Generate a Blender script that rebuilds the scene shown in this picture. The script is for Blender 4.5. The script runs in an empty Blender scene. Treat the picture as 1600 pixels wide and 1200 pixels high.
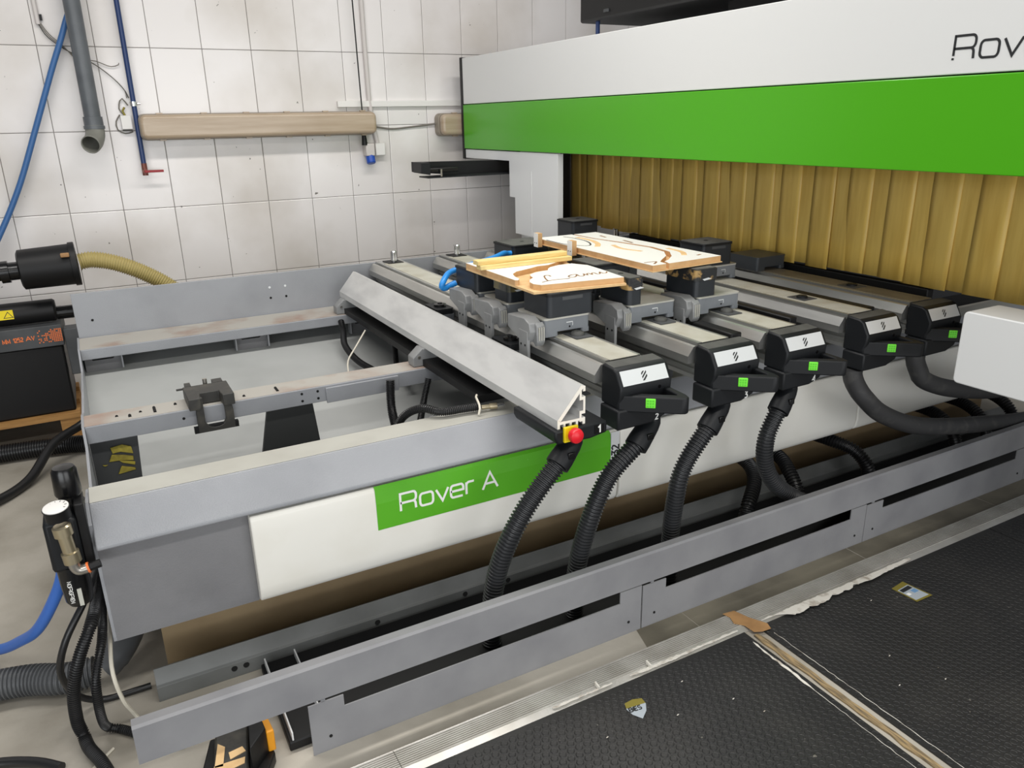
import bpy, bmesh, math, random
from mathutils import Vector, Matrix

random.seed(7)
S = bpy.context.scene
COL = S.collection

# ------------------------------------------------------------------ camera
PITCH, YAW, ROLL, FPX, CAMH = 0.32987894, 0.49390193, -0.02031294, 1207.2, 1.60
def make_camera():
    cy, sy, cp, sp = math.cos(YAW), math.sin(YAW), math.cos(PITCH), math.sin(PITCH)
    fwd = Vector((sy*cp, cy*cp, -sp)); right = Vector((cy, -sy, 0)); up = right.cross(fwd)
    r2 = right*math.cos(ROLL) + up*math.sin(ROLL); u2 = -right*math.sin(ROLL) + up*math.cos(ROLL)
    cam = bpy.data.cameras.new('camera'); o = bpy.data.objects.new('camera', cam); COL.objects.link(o)
    cam.sensor_fit = 'HORIZONTAL'; cam.sensor_width = 36.0; cam.lens = FPX/1600*36.0
    cam.clip_start = 0.02; cam.clip_end = 100
    m = Matrix(((r2.x, u2.x, -fwd.x, 0), (r2.y, u2.y, -fwd.y, 0), (r2.z, u2.z, -fwd.z, CAMH), (0, 0, 0, 1)))
    o.matrix_world = m
    S.camera = o
make_camera()

# ------------------------------------------------------------------ world, lamps, exposure
w = bpy.data.worlds.new('hall'); S.world = w; w.use_nodes = True
bg = w.node_tree.nodes['Background']; bg.inputs[0].default_value = (0.93, 0.96, 1.0, 1); bg.inputs[1].default_value = 0.17
def strip_light(name, loc, sx, sy, power, col=(1, 0.97, 0.93)):
    l = bpy.data.lights.new(name, 'AREA'); l.shape = 'RECTANGLE'; l.size = sx; l.size_y = sy; l.energy = power; l.color = col
    o = bpy.data.objects.new(name, l); COL.objects.link(o); o.location = loc
    return o
strip_light('ceiling_lamp_row', (1.0, -0.4, 3.7), 5.0, 0.30, 100)
strip_light('ceiling_lamp_row', (1.0, 2.9, 3.7), 5.0, 0.30, 110)
wl = strip_light('open_gate_daylight', (-3.0, -3.4, 1.5), 4.5, 2.8, 165, (0.95, 0.98, 1.0)); wl.rotation_euler = (math.radians(90), 0, math.radians(-40))
wl = strip_light('open_gate_daylight', (2.2, -4.6, 1.5), 4.5, 2.8, 130, (0.97, 0.98, 1.0)); wl.rotation_euler = (math.radians(90), 0, 0)
S.view_settings.view_transform = 'Standard'; S.view_settings.look = 'None'
S.view_settings.exposure = 0.0; S.view_settings.gamma = 1.0; S.view_settings.use_curve_mapping = False

# ------------------------------------------------------------------ materials
def lin(c):
    return tuple(((v/255.0)/12.92 if v/255.0 <= 0.04045 else ((v/255.0+0.055)/1.055)**2.4) for v in c)
MATS = {}
def mat(name, rgb, rough=0.5, metal=0.0, rgb2=None, scale=8.0, detail=4.0, fac=(0.4, 0.7), bump=0.0, bscale=60.0,
        spec=0.5, stretch=None, rand=0.0, coat=0.0, emit=0.0, trans=0.0, specks=None, alpha=1.0):
    m = bpy.data.materials.new(name); m.use_nodes = True; nt = m.node_tree; N = nt.nodes; L = nt.links
    p = N['Principled BSDF']; c = lin(rgb)
    p.inputs['Base Color'].default_value = (*c, 1); p.inputs['Roughness'].default_value = rough
    p.inputs['Metallic'].default_value = metal; p.inputs['Specular IOR Level'].default_value = spec
    if coat: p.inputs['Coat Weight'].default_value = coat
    if trans: p.inputs['Transmission Weight'].default_value = trans
    if alpha < 1: p.inputs['Alpha'].default_value = alpha
    tc = N.new('ShaderNodeNewGeometry'); vec = tc.outputs['Position']
    if stretch:
        mp = N.new('ShaderNodeMapping'); mp.inputs['Scale'].default_value = stretch; L.new(vec, mp.inputs['Vector']); vec = mp.outputs['Vector']
    out = None
    if rgb2:
        n = N.new('ShaderNodeTexNoise'); n.inputs['Scale'].default_value = scale; n.inputs['Detail'].default_value = detail
        L.new(vec, n.inputs['Vector'])
        mr = N.new('ShaderNodeMapRange'); mr.inputs['From Min'].default_value = fac[0]; mr.inputs['From Max'].default_value = fac[1]
        L.new(n.outputs['Fac'], mr.inputs['Value'])
        mx = N.new('ShaderNodeMix'); mx.data_type = 'RGBA'; mx.inputs['A'].default_value = (*c, 1); mx.inputs['B'].default_value = (*lin(rgb2), 1)
        L.new(mr.outputs['Result'], mx.inputs['Factor']); out = mx.outputs['Result']
    if specks:   # (rgb, scale, threshold)
        n = N.new('ShaderNodeTexNoise'); n.inputs['Scale'].default_value = specks[1]; n.inputs['Detail'].default_value = 2
        L.new(vec, n.inputs['Vector'])
        mr = N.new('ShaderNodeMapRange'); mr.inputs['From Min'].default_value = specks[2]; mr.inputs['From Max'].default_value = specks[2]+0.03
        L.new(n.outputs['Fac'], mr.inputs['Value'])
        mx = N.new('ShaderNodeMix'); mx.data_type = 'RGBA'; mx.inputs['A'].default_value = (*c, 1); mx.inputs['B'].default_value = (*lin(specks[0]), 1)
        if out: L.new(out, mx.inputs['A'])
        L.new(mr.outputs['Result'], mx.inputs['Factor']); out = mx.outputs['Result']
    if rand:
        oi = N.new('ShaderNodeObjectInfo'); hs = N.new('ShaderNodeHueSaturation')
        mr = N.new('ShaderNodeMapRange'); mr.inputs['To Min'].default_value = 1-rand; mr.inputs['To Max'].default_value = 1+rand
        L.new(oi.outputs['Random'], mr.inputs['Value']); L.new(mr.outputs['Result'], hs.inputs['Value'])
        if out: L.new(out, hs.inputs['Color'])
        else: hs.inputs['Color'].default_value = (*c, 1)
        out = hs.outputs['Color']
    if out: L.new(out, p.inputs['Base Color'])
    if bump:
        n = N.new('ShaderNodeTexNoise'); n.inputs['Scale'].default_value = bscale; n.inputs['Detail'].default_value = 3; L.new(vec, n.inputs['Vector'])
        b = N.new('ShaderNodeBump'); b.inputs['Strength'].default_value = bump; b.inputs['Distance'].default_value = 0.01
        L.new(n.outputs['Fac'], b.inputs['Height']); L.new(b.outputs['Normal'], p.inputs['Normal'])
    if emit:
        p.inputs['Emission Color'].default_value = (*c, 1); p.inputs['Emission Strength'].default_value = emit
    MATS[name] = m
    return m
mat('tile', (234, 230, 228), 0.18, 0, (204, 197, 189), 1.3, 5, (0.45, 0.75), rand=0.03, specks=((120, 115, 110), 28, 0.76))
mat('grout', (132, 128, 124), 0.9)
mat('concrete', (182, 176, 164), 0.7, 0, (138, 131, 117), 2.3, 7, (0.42, 0.72), bump=0.15, bscale=35)
mat('bed_grey', (152, 154, 158), 0.36, 0, (143, 145, 149), 5, 3, bump=0.12, bscale=260)
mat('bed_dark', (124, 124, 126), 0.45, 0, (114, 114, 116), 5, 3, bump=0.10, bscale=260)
mat('rail_top', (172, 168, 160), 0.55, 0, (150, 124, 110), 5, 7, (0.48, 0.72))
mat('beam_top', (184, 183, 174), 0.5, 0, (174, 172, 163), 6, 5)
mat('tray_grey', (172, 174, 172), 0.5, 0, (160, 162, 160), 3, 4)
mat('guard_grey', (140, 140, 142), 0.42, 0, (128, 128, 131), 6, 5, bump=0.04, bscale=120)
mat('strip_grey', (112, 114, 113), 0.45, 0, (98, 100, 98), 6, 5)
mat('panel_white', (236, 234, 226), 0.35, 0, (228, 225, 214), 4, 5, (0.5, 0.8), specks=((170, 165, 150), 45, 0.78))
mat('gantry_white', (228, 229, 228), 0.4)
mat('light_grey', (230, 232, 233), 0.42)
mat('green', (92, 176, 40), 0.3, 0, (86, 168, 36), 6, 3, specks=((190, 215, 160), 60, 0.79))
mat('gantry_green', (78, 172, 18), 0.28)
mat('black', (18, 18, 19), 0.5, spec=0.35)
mat('black_plastic', (22, 24, 27), 0.5, spec=0.35, bump=0.05, bscale=400)
mat('console_top', (84, 84, 81), 0.65, 0, (66, 66, 64), 14, 4)
mat('black_gloss', (14, 14, 15), 0.25)
mat('dark_hole', (10, 10, 10), 0.9)
mat('dark_grey', (74, 76, 78), 0.6, 0, (62, 64, 66), 7, 4)  # plain dark grey of plates, sliders and fittings
mat('web_dark', (44, 46, 46), 0.6)
mat('hose_black', (42, 43, 45), 0.40)
mat('hose_dark', (30, 30, 31), 0.35)
mat('hose_grey', (84, 86, 88), 0.5)
mat('rubber_hose', (52, 52, 53), 0.6, 0, (78, 77, 74), 18, 5, (0.55, 0.8))
mat('alu', (206, 206, 202), 0.34, 0.82, (168, 168, 166), 12, 5, (0.4, 0.75), stretch=(1, 0.15, 1))
mat('alu_raw', (216, 216, 214), 0.40, 0.3, (194, 194, 193), 9, 6, (0.4, 0.7), stretch=(1.5, 0.5, 1.5))
mat('alu_cut', (246, 240, 228), 0.5, 0.0)
mat('top_strip', (192, 190, 178), 0.5, 0, (174, 169, 152), 10, 5)
mat('top_strip_brown', (120, 112, 98), 0.5, 0, (100, 92, 80), 10, 5)
mat('pod', (40, 44, 49), 0.45, 0, (34, 38, 43), 9, 3)
mat('pod_top', (92, 92, 88), 0.7, 0, (74, 74, 71), 12, 4)
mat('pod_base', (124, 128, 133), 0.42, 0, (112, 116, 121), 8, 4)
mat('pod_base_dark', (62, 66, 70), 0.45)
mat('pod_plate', (192, 191, 184), 0.4, 0.2, (176, 174, 162), 10, 4)
mat('lever', (142, 143, 143), 0.42, 0, (128, 129, 129), 12, 3)
mat('chrome', (215, 215, 215), 0.16, 1.0)
mat('steel', (180, 176, 168), 0.3, 0.9)
mat('brass', (188, 176, 148), 0.32, 0.9)
mat('silver_label', (226, 228, 229), 0.35, 0.15)
mat('ink', (34, 36, 38), 0.5)
mat('white_ink', (240, 240, 236), 0.5)
mat('green_button', (120, 235, 60), 0.4)
mat('green_dots', (92, 205, 44), 0.4)
mat('red', (228, 30, 44), 0.35)
mat('red_dark', (150, 22, 30), 0.4)
mat('brass_red', (120, 70, 58), 0.4, 0.3)
mat('yellow', (238, 214, 20), 0.45)
mat('orange', (232, 120, 60), 0.5)
mat('amber', (224, 150, 28), 0.45)
mat('curtain', (240, 204, 108), 0.42, 0, (224, 184, 88), 5, 4, (0.4, 0.7), stretch=(3, 6, 0.6), rand=0.05, trans=0.0)
mat('mdf', (214, 172, 122), 0.7, 0, (200, 156, 106), 20, 4)
mat('mdf_cut', (228, 192, 140), 0.75, 0, (214, 174, 122), 25, 4)
mat('melamine', (250, 248, 242), 0.35)
mat('pine', (240, 216, 148), 0.6, 0, (222, 190, 118), 14, 5, stretch=(0.6, 8, 8))
mat('engraving', (150, 110, 72), 0.8, 0, (110, 78, 50), 40, 3)
mat('dark_line', (48, 38, 30), 0.8)
mat('tape_clear', (122, 112, 74), 0.15, 0, (58, 62, 60), 14, 4, (0.4, 0.6))
mat('tape_torn', (50, 51, 52), 0.14, 0, (178, 146, 94), 15, 5, (0.55, 0.62))
mat('plinth_brown', (168, 146, 112), 0.7, 0, (148, 126, 94), 4, 5)
mat('pvc_grey', (98, 102, 106), 0.4, 0, (86, 90, 94), 8, 3)
mat('pvc_old', (126, 126, 118), 0.5)
mat('blue_hose', (58, 102, 156), 0.4)
mat('blue_air', (40, 140, 220), 0.35)
mat('blue_floor', (58, 110, 196), 0.4)
mat('blue_pipe', (34, 56, 102), 0.35)
mat('blue_cap', (28, 78, 178), 0.4)
mat('white_plastic', (232, 230, 226), 0.45)
mat('conduit_white', (206, 200, 196), 0.5)
mat('lamp_cover', (186, 168, 146), 0.25, 0, (168, 148, 124), 5, 5, (0.35, 0.7), stretch=(0.5, 1, 6))
mat('lamp_tub', (150, 140, 126), 0.5)
mat('wire_grey', (120, 116, 108), 0.6)
mat('wire_dark', (60, 58, 54), 0.6)
mat('cable_white', (222, 216, 200), 0.5)
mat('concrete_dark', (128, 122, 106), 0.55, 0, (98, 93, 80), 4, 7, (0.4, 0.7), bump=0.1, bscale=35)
mat('rubber_mat', (36, 36, 36), 0.42, 0, (50, 49, 47), 3.2, 6, (0.45, 0.75), bump=0.08, bscale=140, specks=((120, 116, 108), 40, 0.75))
mat('ramp_alu', (206, 204, 198), 0.38, 0.5, (180, 176, 168), 7, 6, (0.4, 0.7))
mat('tape_white', (226, 222, 212), 0.6, 0, (170, 160, 146), 30, 4, (0.5, 0.7))
mat('tape_brown', (178, 136, 88), 0.55, 0, (140, 102, 62), 14, 5)
mat('glue', (168, 144, 104), 0.55, 0, (84, 76, 64), 18, 6, (0.4, 0.65), stretch=(9, 0.8, 1))
mat('yellow_hose', (176, 160, 102), 0.45)
mat('pallet_wood', (176, 132, 76), 0.7, 0, (140, 100, 54), 10, 5, stretch=(0.6, 4, 4))
mat('foam_yellow', (186, 170, 66), 0.7, 0, (140, 126, 52), 30, 4)
mat('bracket_black', (52, 51, 48), 0.5, 0, (74, 71, 64), 20, 4, (0.5, 0.7))
mat('gold', (150, 138, 62), 0.4, 0.4)
mat('silver_sticker', (196, 206, 214), 0.3, 0.3)
mat('sticker_blue', (110, 150, 190), 0.4)
mat('black_body', (13, 13, 14), 0.45, spec=0.35)
mat('clear_bowl', (190, 190, 180), 0.2)

# ------------------------------------------------------------------ mesh building
def rr(x0, x1, y0, y1, r, n=4):
    pts = []
    for cx, cy, a in ((x1-r, y1-r, 0), (x0+r, y1-r, 90), (x0+r, y0+r, 180), (x1-r, y0+r, 270)):
        for k in range(n+1):
            t = math.radians(a+90*k/n); pts.append((cx+r*math.cos(t), cy+r*math.sin(t)))
    return pts
def smooth(pts, n=10):
    P = [Vector(p) for p in pts]
    if len(P) < 3: return P
    out = []
    for i in range(len(P)-1):
        p0 = P[max(i-1, 0)]; p1 = P[i]; p2 = P[i+1]; p3 = P[min(i+2, len(P)-1)]
        for k in range(n):
            t = k/n
            out.append(0.5*((2*p1)+(-p0+p2)*t+(2*p0-5*p1+4*p2-p3)*t*t+(-p0+3*p1-3*p2+p3)*t**3))
    out.append(P[-1]); return out
def resample(pts, step):
    L = [0.0]
    for a, b in zip(pts, pts[1:]): L.append(L[-1]+(b-a).length)
    n = max(2, int(L[-1]/step)); out = []; j = 0
    for k in range(n+1):
        d = L[-1]*k/n
        while j < len(L)-2 and L[j+1] < d: j += 1
        t = (d-L[j])/max(1e-9, L[j+1]-L[j]); out.append(pts[j].lerp(pts[j+1], t))
    return out

class MB:
    def __init__(s): s.v = []; s.f = []
    def add(s, vs, fs):
        b = len(s.v); s.v += [Vector(v) for v in vs]; s.f += [tuple(i+b for i in f) for f in fs]; return s
    def box(s, x0, x1, y0, y1, z0, z1):
        return s.add([(x0,y0,z0),(x1,y0,z0),(x1,y1,z0),(x0,y1,z0),(x0,y0,z1),(x1,y0,z1),(x1,y1,z1),(x0,y1,z1)],
                     [(0,3,2,1),(4,5,6,7),(0,1,5,4),(1,2,6,5),(2,3,7,6),(3,0,4,7)])
    def prism(s, pts, ax, a, b):
        n = len(pts)
        def P(p, t): return {'x': (t, p[0], p[1]), 'y': (p[0], t, p[1]), 'z': (p[0], p[1], t)}[ax]
        return s.add([P(p, a) for p in pts]+[P(p, b) for p in pts],
                     [tuple(range(n))[::-1], tuple(range(n, 2*n))]+[(i, (i+1) % n, n+(i+1) % n, n+i) for i in range(n)])
    def tube(s, pts, r, n=12, caps=True):
        P = [Vector(p) for p in pts]; R = r if isinstance(r, (list, tuple)) else [r]*len(P)
        t0 = (P[1]-P[0]).normalized(); a = Vector((0,0,1)) if abs(t0.z) < 0.9 else Vector((1,0,0))
        u = t0.cross(a).normalized(); b = len(s.v)
        for i, p in enumerate(P):
            t = (P[min(i+1, len(P)-1)]-P[max(i-1, 0)])
            if t.length < 1e-9: t = t0
            t.normalize(); u = (u-t*u.dot(t)).normalized(); w_ = t.cross(u)
            for k in range(n):
                an = 2*math.pi*k/n; s.v.append(p+(u*math.cos(an)+w_*math.sin(an))*R[i])
        for i in range(len(P)-1):
            for k in range(n):
                s.f.append((b+i*n+k, b+i*n+(k+1) % n, b+(i+1)*n+(k+1) % n, b+(i+1)*n+k))
        if caps:
            s.f.append(tuple(b+k for k in range(n))[::-1]); e = b+(len(P)-1)*n; s.f.append(tuple(e+k for k in range(n)))
        return s
    def cyl(s, p0, p1, r, n=20, r1=None):
        return s.tube([p0, p1], [r, r if r1 is None else r1], n)
    def lathe(s, p, d, prof, n=24):
        d = Vector(d).normalized(); p = Vector(p)
        return s.tube([p+d*(t+1e-5*i) for i, (t, r) in enumerate(prof)], [r for t, r in prof], n)
    def corr(s, pts, r, pitch=0.011, amp=0.0030, n=18):
        P = resample(smooth(pts, 12), pitch/4); R = []
        for i in range(len(P)): R.append(r-amp+amp*(1, 1, -1, -1)[i % 4])
        return s.tube(P, R, n)
    def hose(s, pts, r, n=14, step=0.02):
        return s.tube(resample(smooth(pts, 10), step), r, n)
    def ribbon(s, pts, wd, org, U, V, th=0.0006, closed=False):
        """flat stroke of width wd; pts are 2-d in the plane org + a*U + b*V; raised by th along U x V"""
        org = Vector(org); U = Vector(U); V = Vector(V); Nn = U.cross(V).normalized()
        P = [Vector((p[0], p[1])) for p in pts]; n = len(P); Lf = []; Rt = []
        for i in range(n):
            if closed: a = P[(i-1) % n]; c = P[(i+1) % n]
            else: a = P[max(i-1, 0)]; c = P[min(i+1, n-1)]
            d1 = (P[i]-a); d2 = (c-P[i])
            d1 = d1.normalized() if d1.length > 1e-9 else d2.normalized(); d2 = d2.normalized() if d2.length > 1e-9 else d1
            n1 = Vector((-d1.y, d1.x)); n2 = Vector((-d2.y, d2.x)); m = n1+n2
            m = m.normalized() if m.length > 1e-6 else n1
            k = wd/2/max(0.5, m.dot(n1)); Lf.append(P[i]+m*k); Rt.append(P[i]-m*k)
        W = lambda q, h: org+U*q.x+V*q.y+Nn*h
        m_ = n if closed else n-1
        for i in range(m_):
            j = (i+1) % n
            s.add([W(Lf[i], th), W(Rt[i], th), W(Rt[j], th), W(Lf[j], th), W(Lf[i], 0), W(Rt[i], 0), W(Rt[j], 0), W(Lf[j], 0)],
                  [(0,1,2,3), (4,7,6,5), (0,4,5,1), (2,6,7,3), (1,5,6,2), (3,7,4,0)])
        return s
    def build(s, name, m, parent=None, bevel=0.0, smooth_=False, local=False, seg=2):
        vs = s.v
        me = bpy.data.meshes.new(name); o = bpy.data.objects.new(name, me); COL.objects.link(o)
        if parent is not None:
            o.parent = parent
            if not local:
                r = parent
                off = Vector((0,0,0))
                while r is not None: off += r.location; r = r.parent
                vs = [v-off for v in vs]
        elif not local:
            xs = [v.x for v in vs]; ys = [v.y for v in vs]; c = Vector(((min(xs)+max(xs))/2, (min(ys)+max(ys))/2, min(v.z for v in vs)))
            vs = [v-c for v in vs]; o.location = c
        me.from_pydata([tuple(v) for v in vs], [], s.f); me.validate(); me.update()
        bm = bmesh.new(); bm.from_mesh(me); bmesh.ops.recalc_face_normals(bm, faces=bm.faces); bm.to_mesh(me); bm.free()
        me.materials.append(MATS[m])
        if smooth_:
            for p in me.polygons: p.use_smooth = True
            try: me.set_sharp_from_angle(angle=math.radians(38))
            except Exception: pass
        if bevel:
            b = o.modifiers.new('bevel', 'BEVEL'); b.width = bevel; b.segments = seg; b.limit_method = 'ANGLE'; b.angle_limit = math.radians(35)
            for p in me.polygons: p.use_smooth = True
            try: me.set_sharp_from_angle(angle=math.radians(50))
            except Exception: pass
        return o
def B(x0, x1, y0, y1, z0, z1): return MB().box(x0, x1, y0, y1, z0, z1)
def thing(name, label, cat, loc, group=None):
    o = bpy.data.objects.new(name, None); COL.objects.link(o); o.location = loc; o.empty_display_size = 0.05
    o['label'] = label; o['category'] = cat
    if group: o['group'] = group
    return o
def tag(o, label, cat, group=None, kind=None):
    o['label'] = label; o['category'] = cat
    if group: o['group'] = group
    if kind: o['kind'] = kind
    return o
def dup(o, loc=None, parent=None):
    c = o.copy(); COL.objects.link(c); c.parent = parent
    if loc is not None: c.location = loc
    for ch in list(o.children): dup(ch, None, c)
    return c
# stroke lettering: glyph -> (advance, list of polylines), cap height 1
def arc(cx, cy, rx, ry, a0, a1, n=6):
    return [(cx+rx*math.cos(math.radians(a0+(a1-a0)*k/n)), cy+ry*math.sin(math.radians(a0+(a1-a0)*k/n))) for k in range(n+1)]
def rbox(x0, x1, y0, y1, r): return rr(x0, x1, y0, y1, r, 4)
GL = {
 'R': (1.55, [[(0,0),(0,1)]+[(0,1)]+arc(1.02,0.78,0.22,0.22,90,0,4)+arc(1.02,0.68,0.22,0.22,0,-90,4)+[(0.0,0.46)], [(0.75,0.46)]+arc(0.98,0.26,0.2,0.2,90,0,4)+[(1.2,0)]]),
 '@': (1.55, [[(0,0.16),(0,1),(0.0001,1)]+arc(1.02,0.78,0.22,0.22,90,0,4)+arc(1.02,0.68,0.22,0.22,0,-90,4)+[(0.0,0.46)], [(0.75,0.46)]+arc(0.98,0.26,0.2,0.2,90,0,4)+[(1.2,0)], [(-.02,-.02),(0.0,0.07)]]),
 'o': (1.32, [rbox(0,1.05,0,0.72,0.22)+[rbox(0,1.05,0,0.72,0.22)[0]]]),
 'v': (1.2, [[(0,0.72),(0.5,0),(1.0,0.72)]]),
 'e': (1.32, [[(0,0.37),(1.05,0.37)]+[(1.05,0.45)]+arc(0.85,0.52,0.2,0.2,0,90,4)+arc(0.2,0.52,0.2,0.2,90,180,4)+arc(0.2,0.2,0.2,0.2,180,270,4)+[(0.98,0)]]),
 'r': (0.85, [[(0,0),(0,0.72)], [(0,0.5)]+arc(0.22,0.5,0.22,0.22,180,90,4)+[(0.65,0.72)]]),
 'A': (1.5, [[(0,0),(0.65,1),(1.3,0)], [(0.22,0.33),(1.08,0.33)]]),
 ' ': (0.55, []),
 '1': (0.5, [[(0.05,0.75),(0.35,1),(0.35,0)]]),
 '2': (0.75, [[(0.0,0.85),(0.3,1.0),(0.55,0.85),(0.5,0.6),(0.0,0.0),(0.6,0.0)]]),
 '3': (0.75, [[(0.05,1),(0.55,1),(0.25,0.58),(0.5,0.5),(0.58,0.25),(0.4,0.02),(0.05,0.05)]]),
 '4': (0.75, [[(0.6,0.32),(0,0.32),(0.45,1),(0.45,0)]]),
 '5': (0.75, [[(0.55,1),(0.08,1),(0.05,0.58),(0.4,0.6),(0.58,0.35),(0.45,0.05),(0.03,0.03)]]),
 '6': (0.8, [[(0.55,0.95),(0.2,0.95),(0.03,0.7),(0.03,0.2),(0.2,0.0),(0.5,0.0),(0.6,0.2),(0.6,0.4),(0.45,0.55),(0.05,0.5)]]),
 'S': (0.8, [[(0.6,0.88),(0.5,1),(0.12,1),(0.03,0.85),(0.03,0.62),(0.15,0.52),(0.5,0.48),(0.6,0.36),(0.6,0.14),(0.5,0),(0.1,0),(0.0,0.12)]]),
 'B': (0.85, [[(0,0),(0,1),(0.5,1),(0.6,0.85),(0.6,0.62),(0.5,0.53),(0,0.53)], [(0.5,0.53),(0.65,0.4),(0.65,0.12),(0.5,0),(0,0)]]),
 'I': (0.3, [[(0.05,0),(0.05,1)]]),
 'E': (0.75, [[(0.55,1),(0,1),(0,0),(0.55,0)], [(0,0.52),(0.5,0.52)]]),
 'M': (1.05, [[(0,0),(0,1),(0.4,0.2),(0.8,1),(0.8,0)]]),
 'V': (0.95, [[(0,1),(0.38,0),(0.76,1)]]),
 'N': (0.9, [[(0,0),(0,1),(0.65,0),(0.65,1)]]),
 'O': (0.95, [rbox(0,0.7,0,1,0.25)+[rbox(0,0.7,0,1,0.25)[0]]]),
 'G': (0.95, [[(0.68,0.85),(0.5,1),(0.18,1),(0,0.8),(0,0.2),(0.18,0),(0.5,0),(0.68,0.15),(0.68,0.48),(0.4,0.48)]]),
}
def text(s, org, U, V, h, wd=0.1, th=0.0008, xs=1.0):
    mb = MB(); ln = 0; x = 0.0; sk = Vector(U).normalized(); up = Vector(V).normalized()
    for ch in s:
        ad, pl = GL[ch]
        for p in pl:
            q = []
            for a in p:
                b = ((a[0]*xs+x)*h, a[1]*h)
                if not q or (abs(q[-1][0]-b[0])+abs(q[-1][1]-b[1])) > 1e-6: q.append(b)
            cl = len(q) > 6 and abs(q[0][0]-q[-1][0])+abs(q[0][1]-q[-1][1]) < 1e-6
            if cl: q = q[:-1]
            ln += 1; mb.ribbon(q, wd*h, org, sk, up, th+.00015*(ln % 3), closed=cl)
        x += ad*xs
    return mb

# ================================================================== the setting
WY = 5.30
fl = B(-4, 7, -2.5, WY, -0.06, 0.0).build('floor', 'concrete'); fl['kind'] = 'structure'
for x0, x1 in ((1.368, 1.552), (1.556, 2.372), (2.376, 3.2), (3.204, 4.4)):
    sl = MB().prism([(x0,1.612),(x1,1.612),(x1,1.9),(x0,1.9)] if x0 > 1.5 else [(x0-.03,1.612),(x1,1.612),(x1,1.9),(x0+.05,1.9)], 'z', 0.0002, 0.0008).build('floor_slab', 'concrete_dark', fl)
wall = B(-4, 7, WY+0.008, WY+0.2, 0, 3.9).build('wall_back', 'grout'); wall['kind'] = 'structure'
TW, TH = 0.2865, 0.4545
def tile_mesh():
    mb = MB(); g = 0.0016; x0, x1, z0, z1, e = g, TW-g, g, TH-g, 0.003
    mb.add([(x0,0.009,z0),(x1,0.009,z0),(x1,0.009,z1),(x0,0.009,z1),(x0,0.0015,z0),(x1,0.0015,z0),(x1,0.0015,z1),(x0,0.0015,z1),
            (x0+e,0,z0+e),(x1-e,0,z0+e),(x1-e,0,z1-e),(x0+e,0,z1-e)],
           [(0,1,2,3),(0,4,5,1),(1,5,6,2),(2,6,7,3),(3,7,4,0),(4,8,9,5),(5,9,10,6),(6,10,11,7),(7,11,8,4),(8,11,10,9)])
    o = mb.build('tile', 'tile', wall, local=True); return o
t0 = tile_mesh(); first = True
for i in range(-5, 15):
    for j in range(-1, 7):
        o = t0 if first else t0.copy()
        if not first: COL.objects.link(o); o.parent = wall
        first = False
        z = 0.2165+TH*j; sc = 1.0
        if j == -1: z = 0.0; sc = 0.2165/TH
        o.location = Vector((-0.07+TW*i, WY, z))-wall.location
        o.scale = (1, 1, sc); o.rotation_euler = (random.uniform(-.0015, .0015), 0, random.uniform(-.002, .002))

# ================================================================== machine bed
bed = thing('machine_bed', 'long grey steel machine bed with white front panels and green name band', 'machine', (1.9, 3.1, 0))
XL, XR = -0.12, 4.3
# front beam: flat top, sloped face, recessed vertical face
MB().prism([(2.26,0.66),(2.15,0.66),(2.06,0.574),(2.06,0.562),(2.10,0.556),(2.10,0.262),(2.26,0.262)], 'x', XL, XR).build('front_beam', 'bed_grey', bed, 0.004)
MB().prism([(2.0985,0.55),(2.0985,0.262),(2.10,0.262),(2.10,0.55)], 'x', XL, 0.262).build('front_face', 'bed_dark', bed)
B(XL+.002, XR, 2.152, 2.258, 0.6602, 0.6610).build('front_beam_top', 'beam_top', bed)
# white moulded panels
def front_panel(x0, x1):
    prof = [(2.098,0.552),(2.066,0.552),(2.058,0.544),(2.054,0.50),(2.052,0.33),(2.056,0.296),(2.068,0.276),(2.098,0.268)]
    return MB().prism(prof, 'x', x0, x1).build('front_panel', 'panel_white', bed, 0.007, seg=3)
front_panel(0.262, 1.532); front_panel(1.540, 2.812); front_panel(2.820, 4.05)
# green band on the first panel
gb = MB().prism([(2.0665,0.5535),(2.0570,0.545),(2.0530,0.50),(2.0526,0.412),(2.0516,0.412),(2.0519,0.50),(2.0559,0.546),(2.0660,0.5545)], 'x', 0.628, 1.497).build('green_band', 'green', bed)
text('Rover A', (0.705, 2.0518, 0.458), (1, 0, 0), (0, 0, 1), 0.058, 0.13, 0.0008, 0.72).build('lettering', 'white_ink', gb)
st = B(1.497, 1.533, 2.0505, 2.0515, 0.41, 0.55).build('number_sticker', 'silver_label', bed)
text('S 32', (1.530, 2.0503, 0.422), (0, 0, 1), (-1, 0, 0), 0.029, 0.2, 0.0006, 1.0).build('lettering', 'ink', st)
# rails
MB().prism([(2.90,0.66),(2.775,0.66),(2.775,0.598),(2.785,0.598),(2.785,0.652),(2.90,0.652)], 'x', XL, XR).build('middle_rail', 'bed_grey', bed, 0.003)
B(XL, XR, 2.778, 2.895, 0.6602, 0.6612).build('middle_rail_top', 'rail_top', bed)
MB().prism([(4.08,0.66),(3.84,0.66),(3.84,0.612),(3.852,0.612),(3.852,0.65),(4.08,0.65)], 'x', XL, XR).build('rear_rail', 'bed_grey', bed, 0.003)
B(XL, XR, 3.845, 4.07, 0.6602, 0.6612).build('rear_rail_top', 'rail_top', bed)
B(XL, XR, 4.08, 4.092, 0.25, 0.872).build('back_panel', 'bed_grey', bed, 0.002)
for x, z in ((-0.05, 0.74), (0.78, 0.80), (0.86, 0.80), (0.78, 0.745), (0.86, 0.745)):
    MB().cyl((x, 4.081, z), (x, 4.0785, z), 0.006, 10).build('bolt_hole', 'dark_hole' if z < .78 else 'silver_label', bed)
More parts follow.
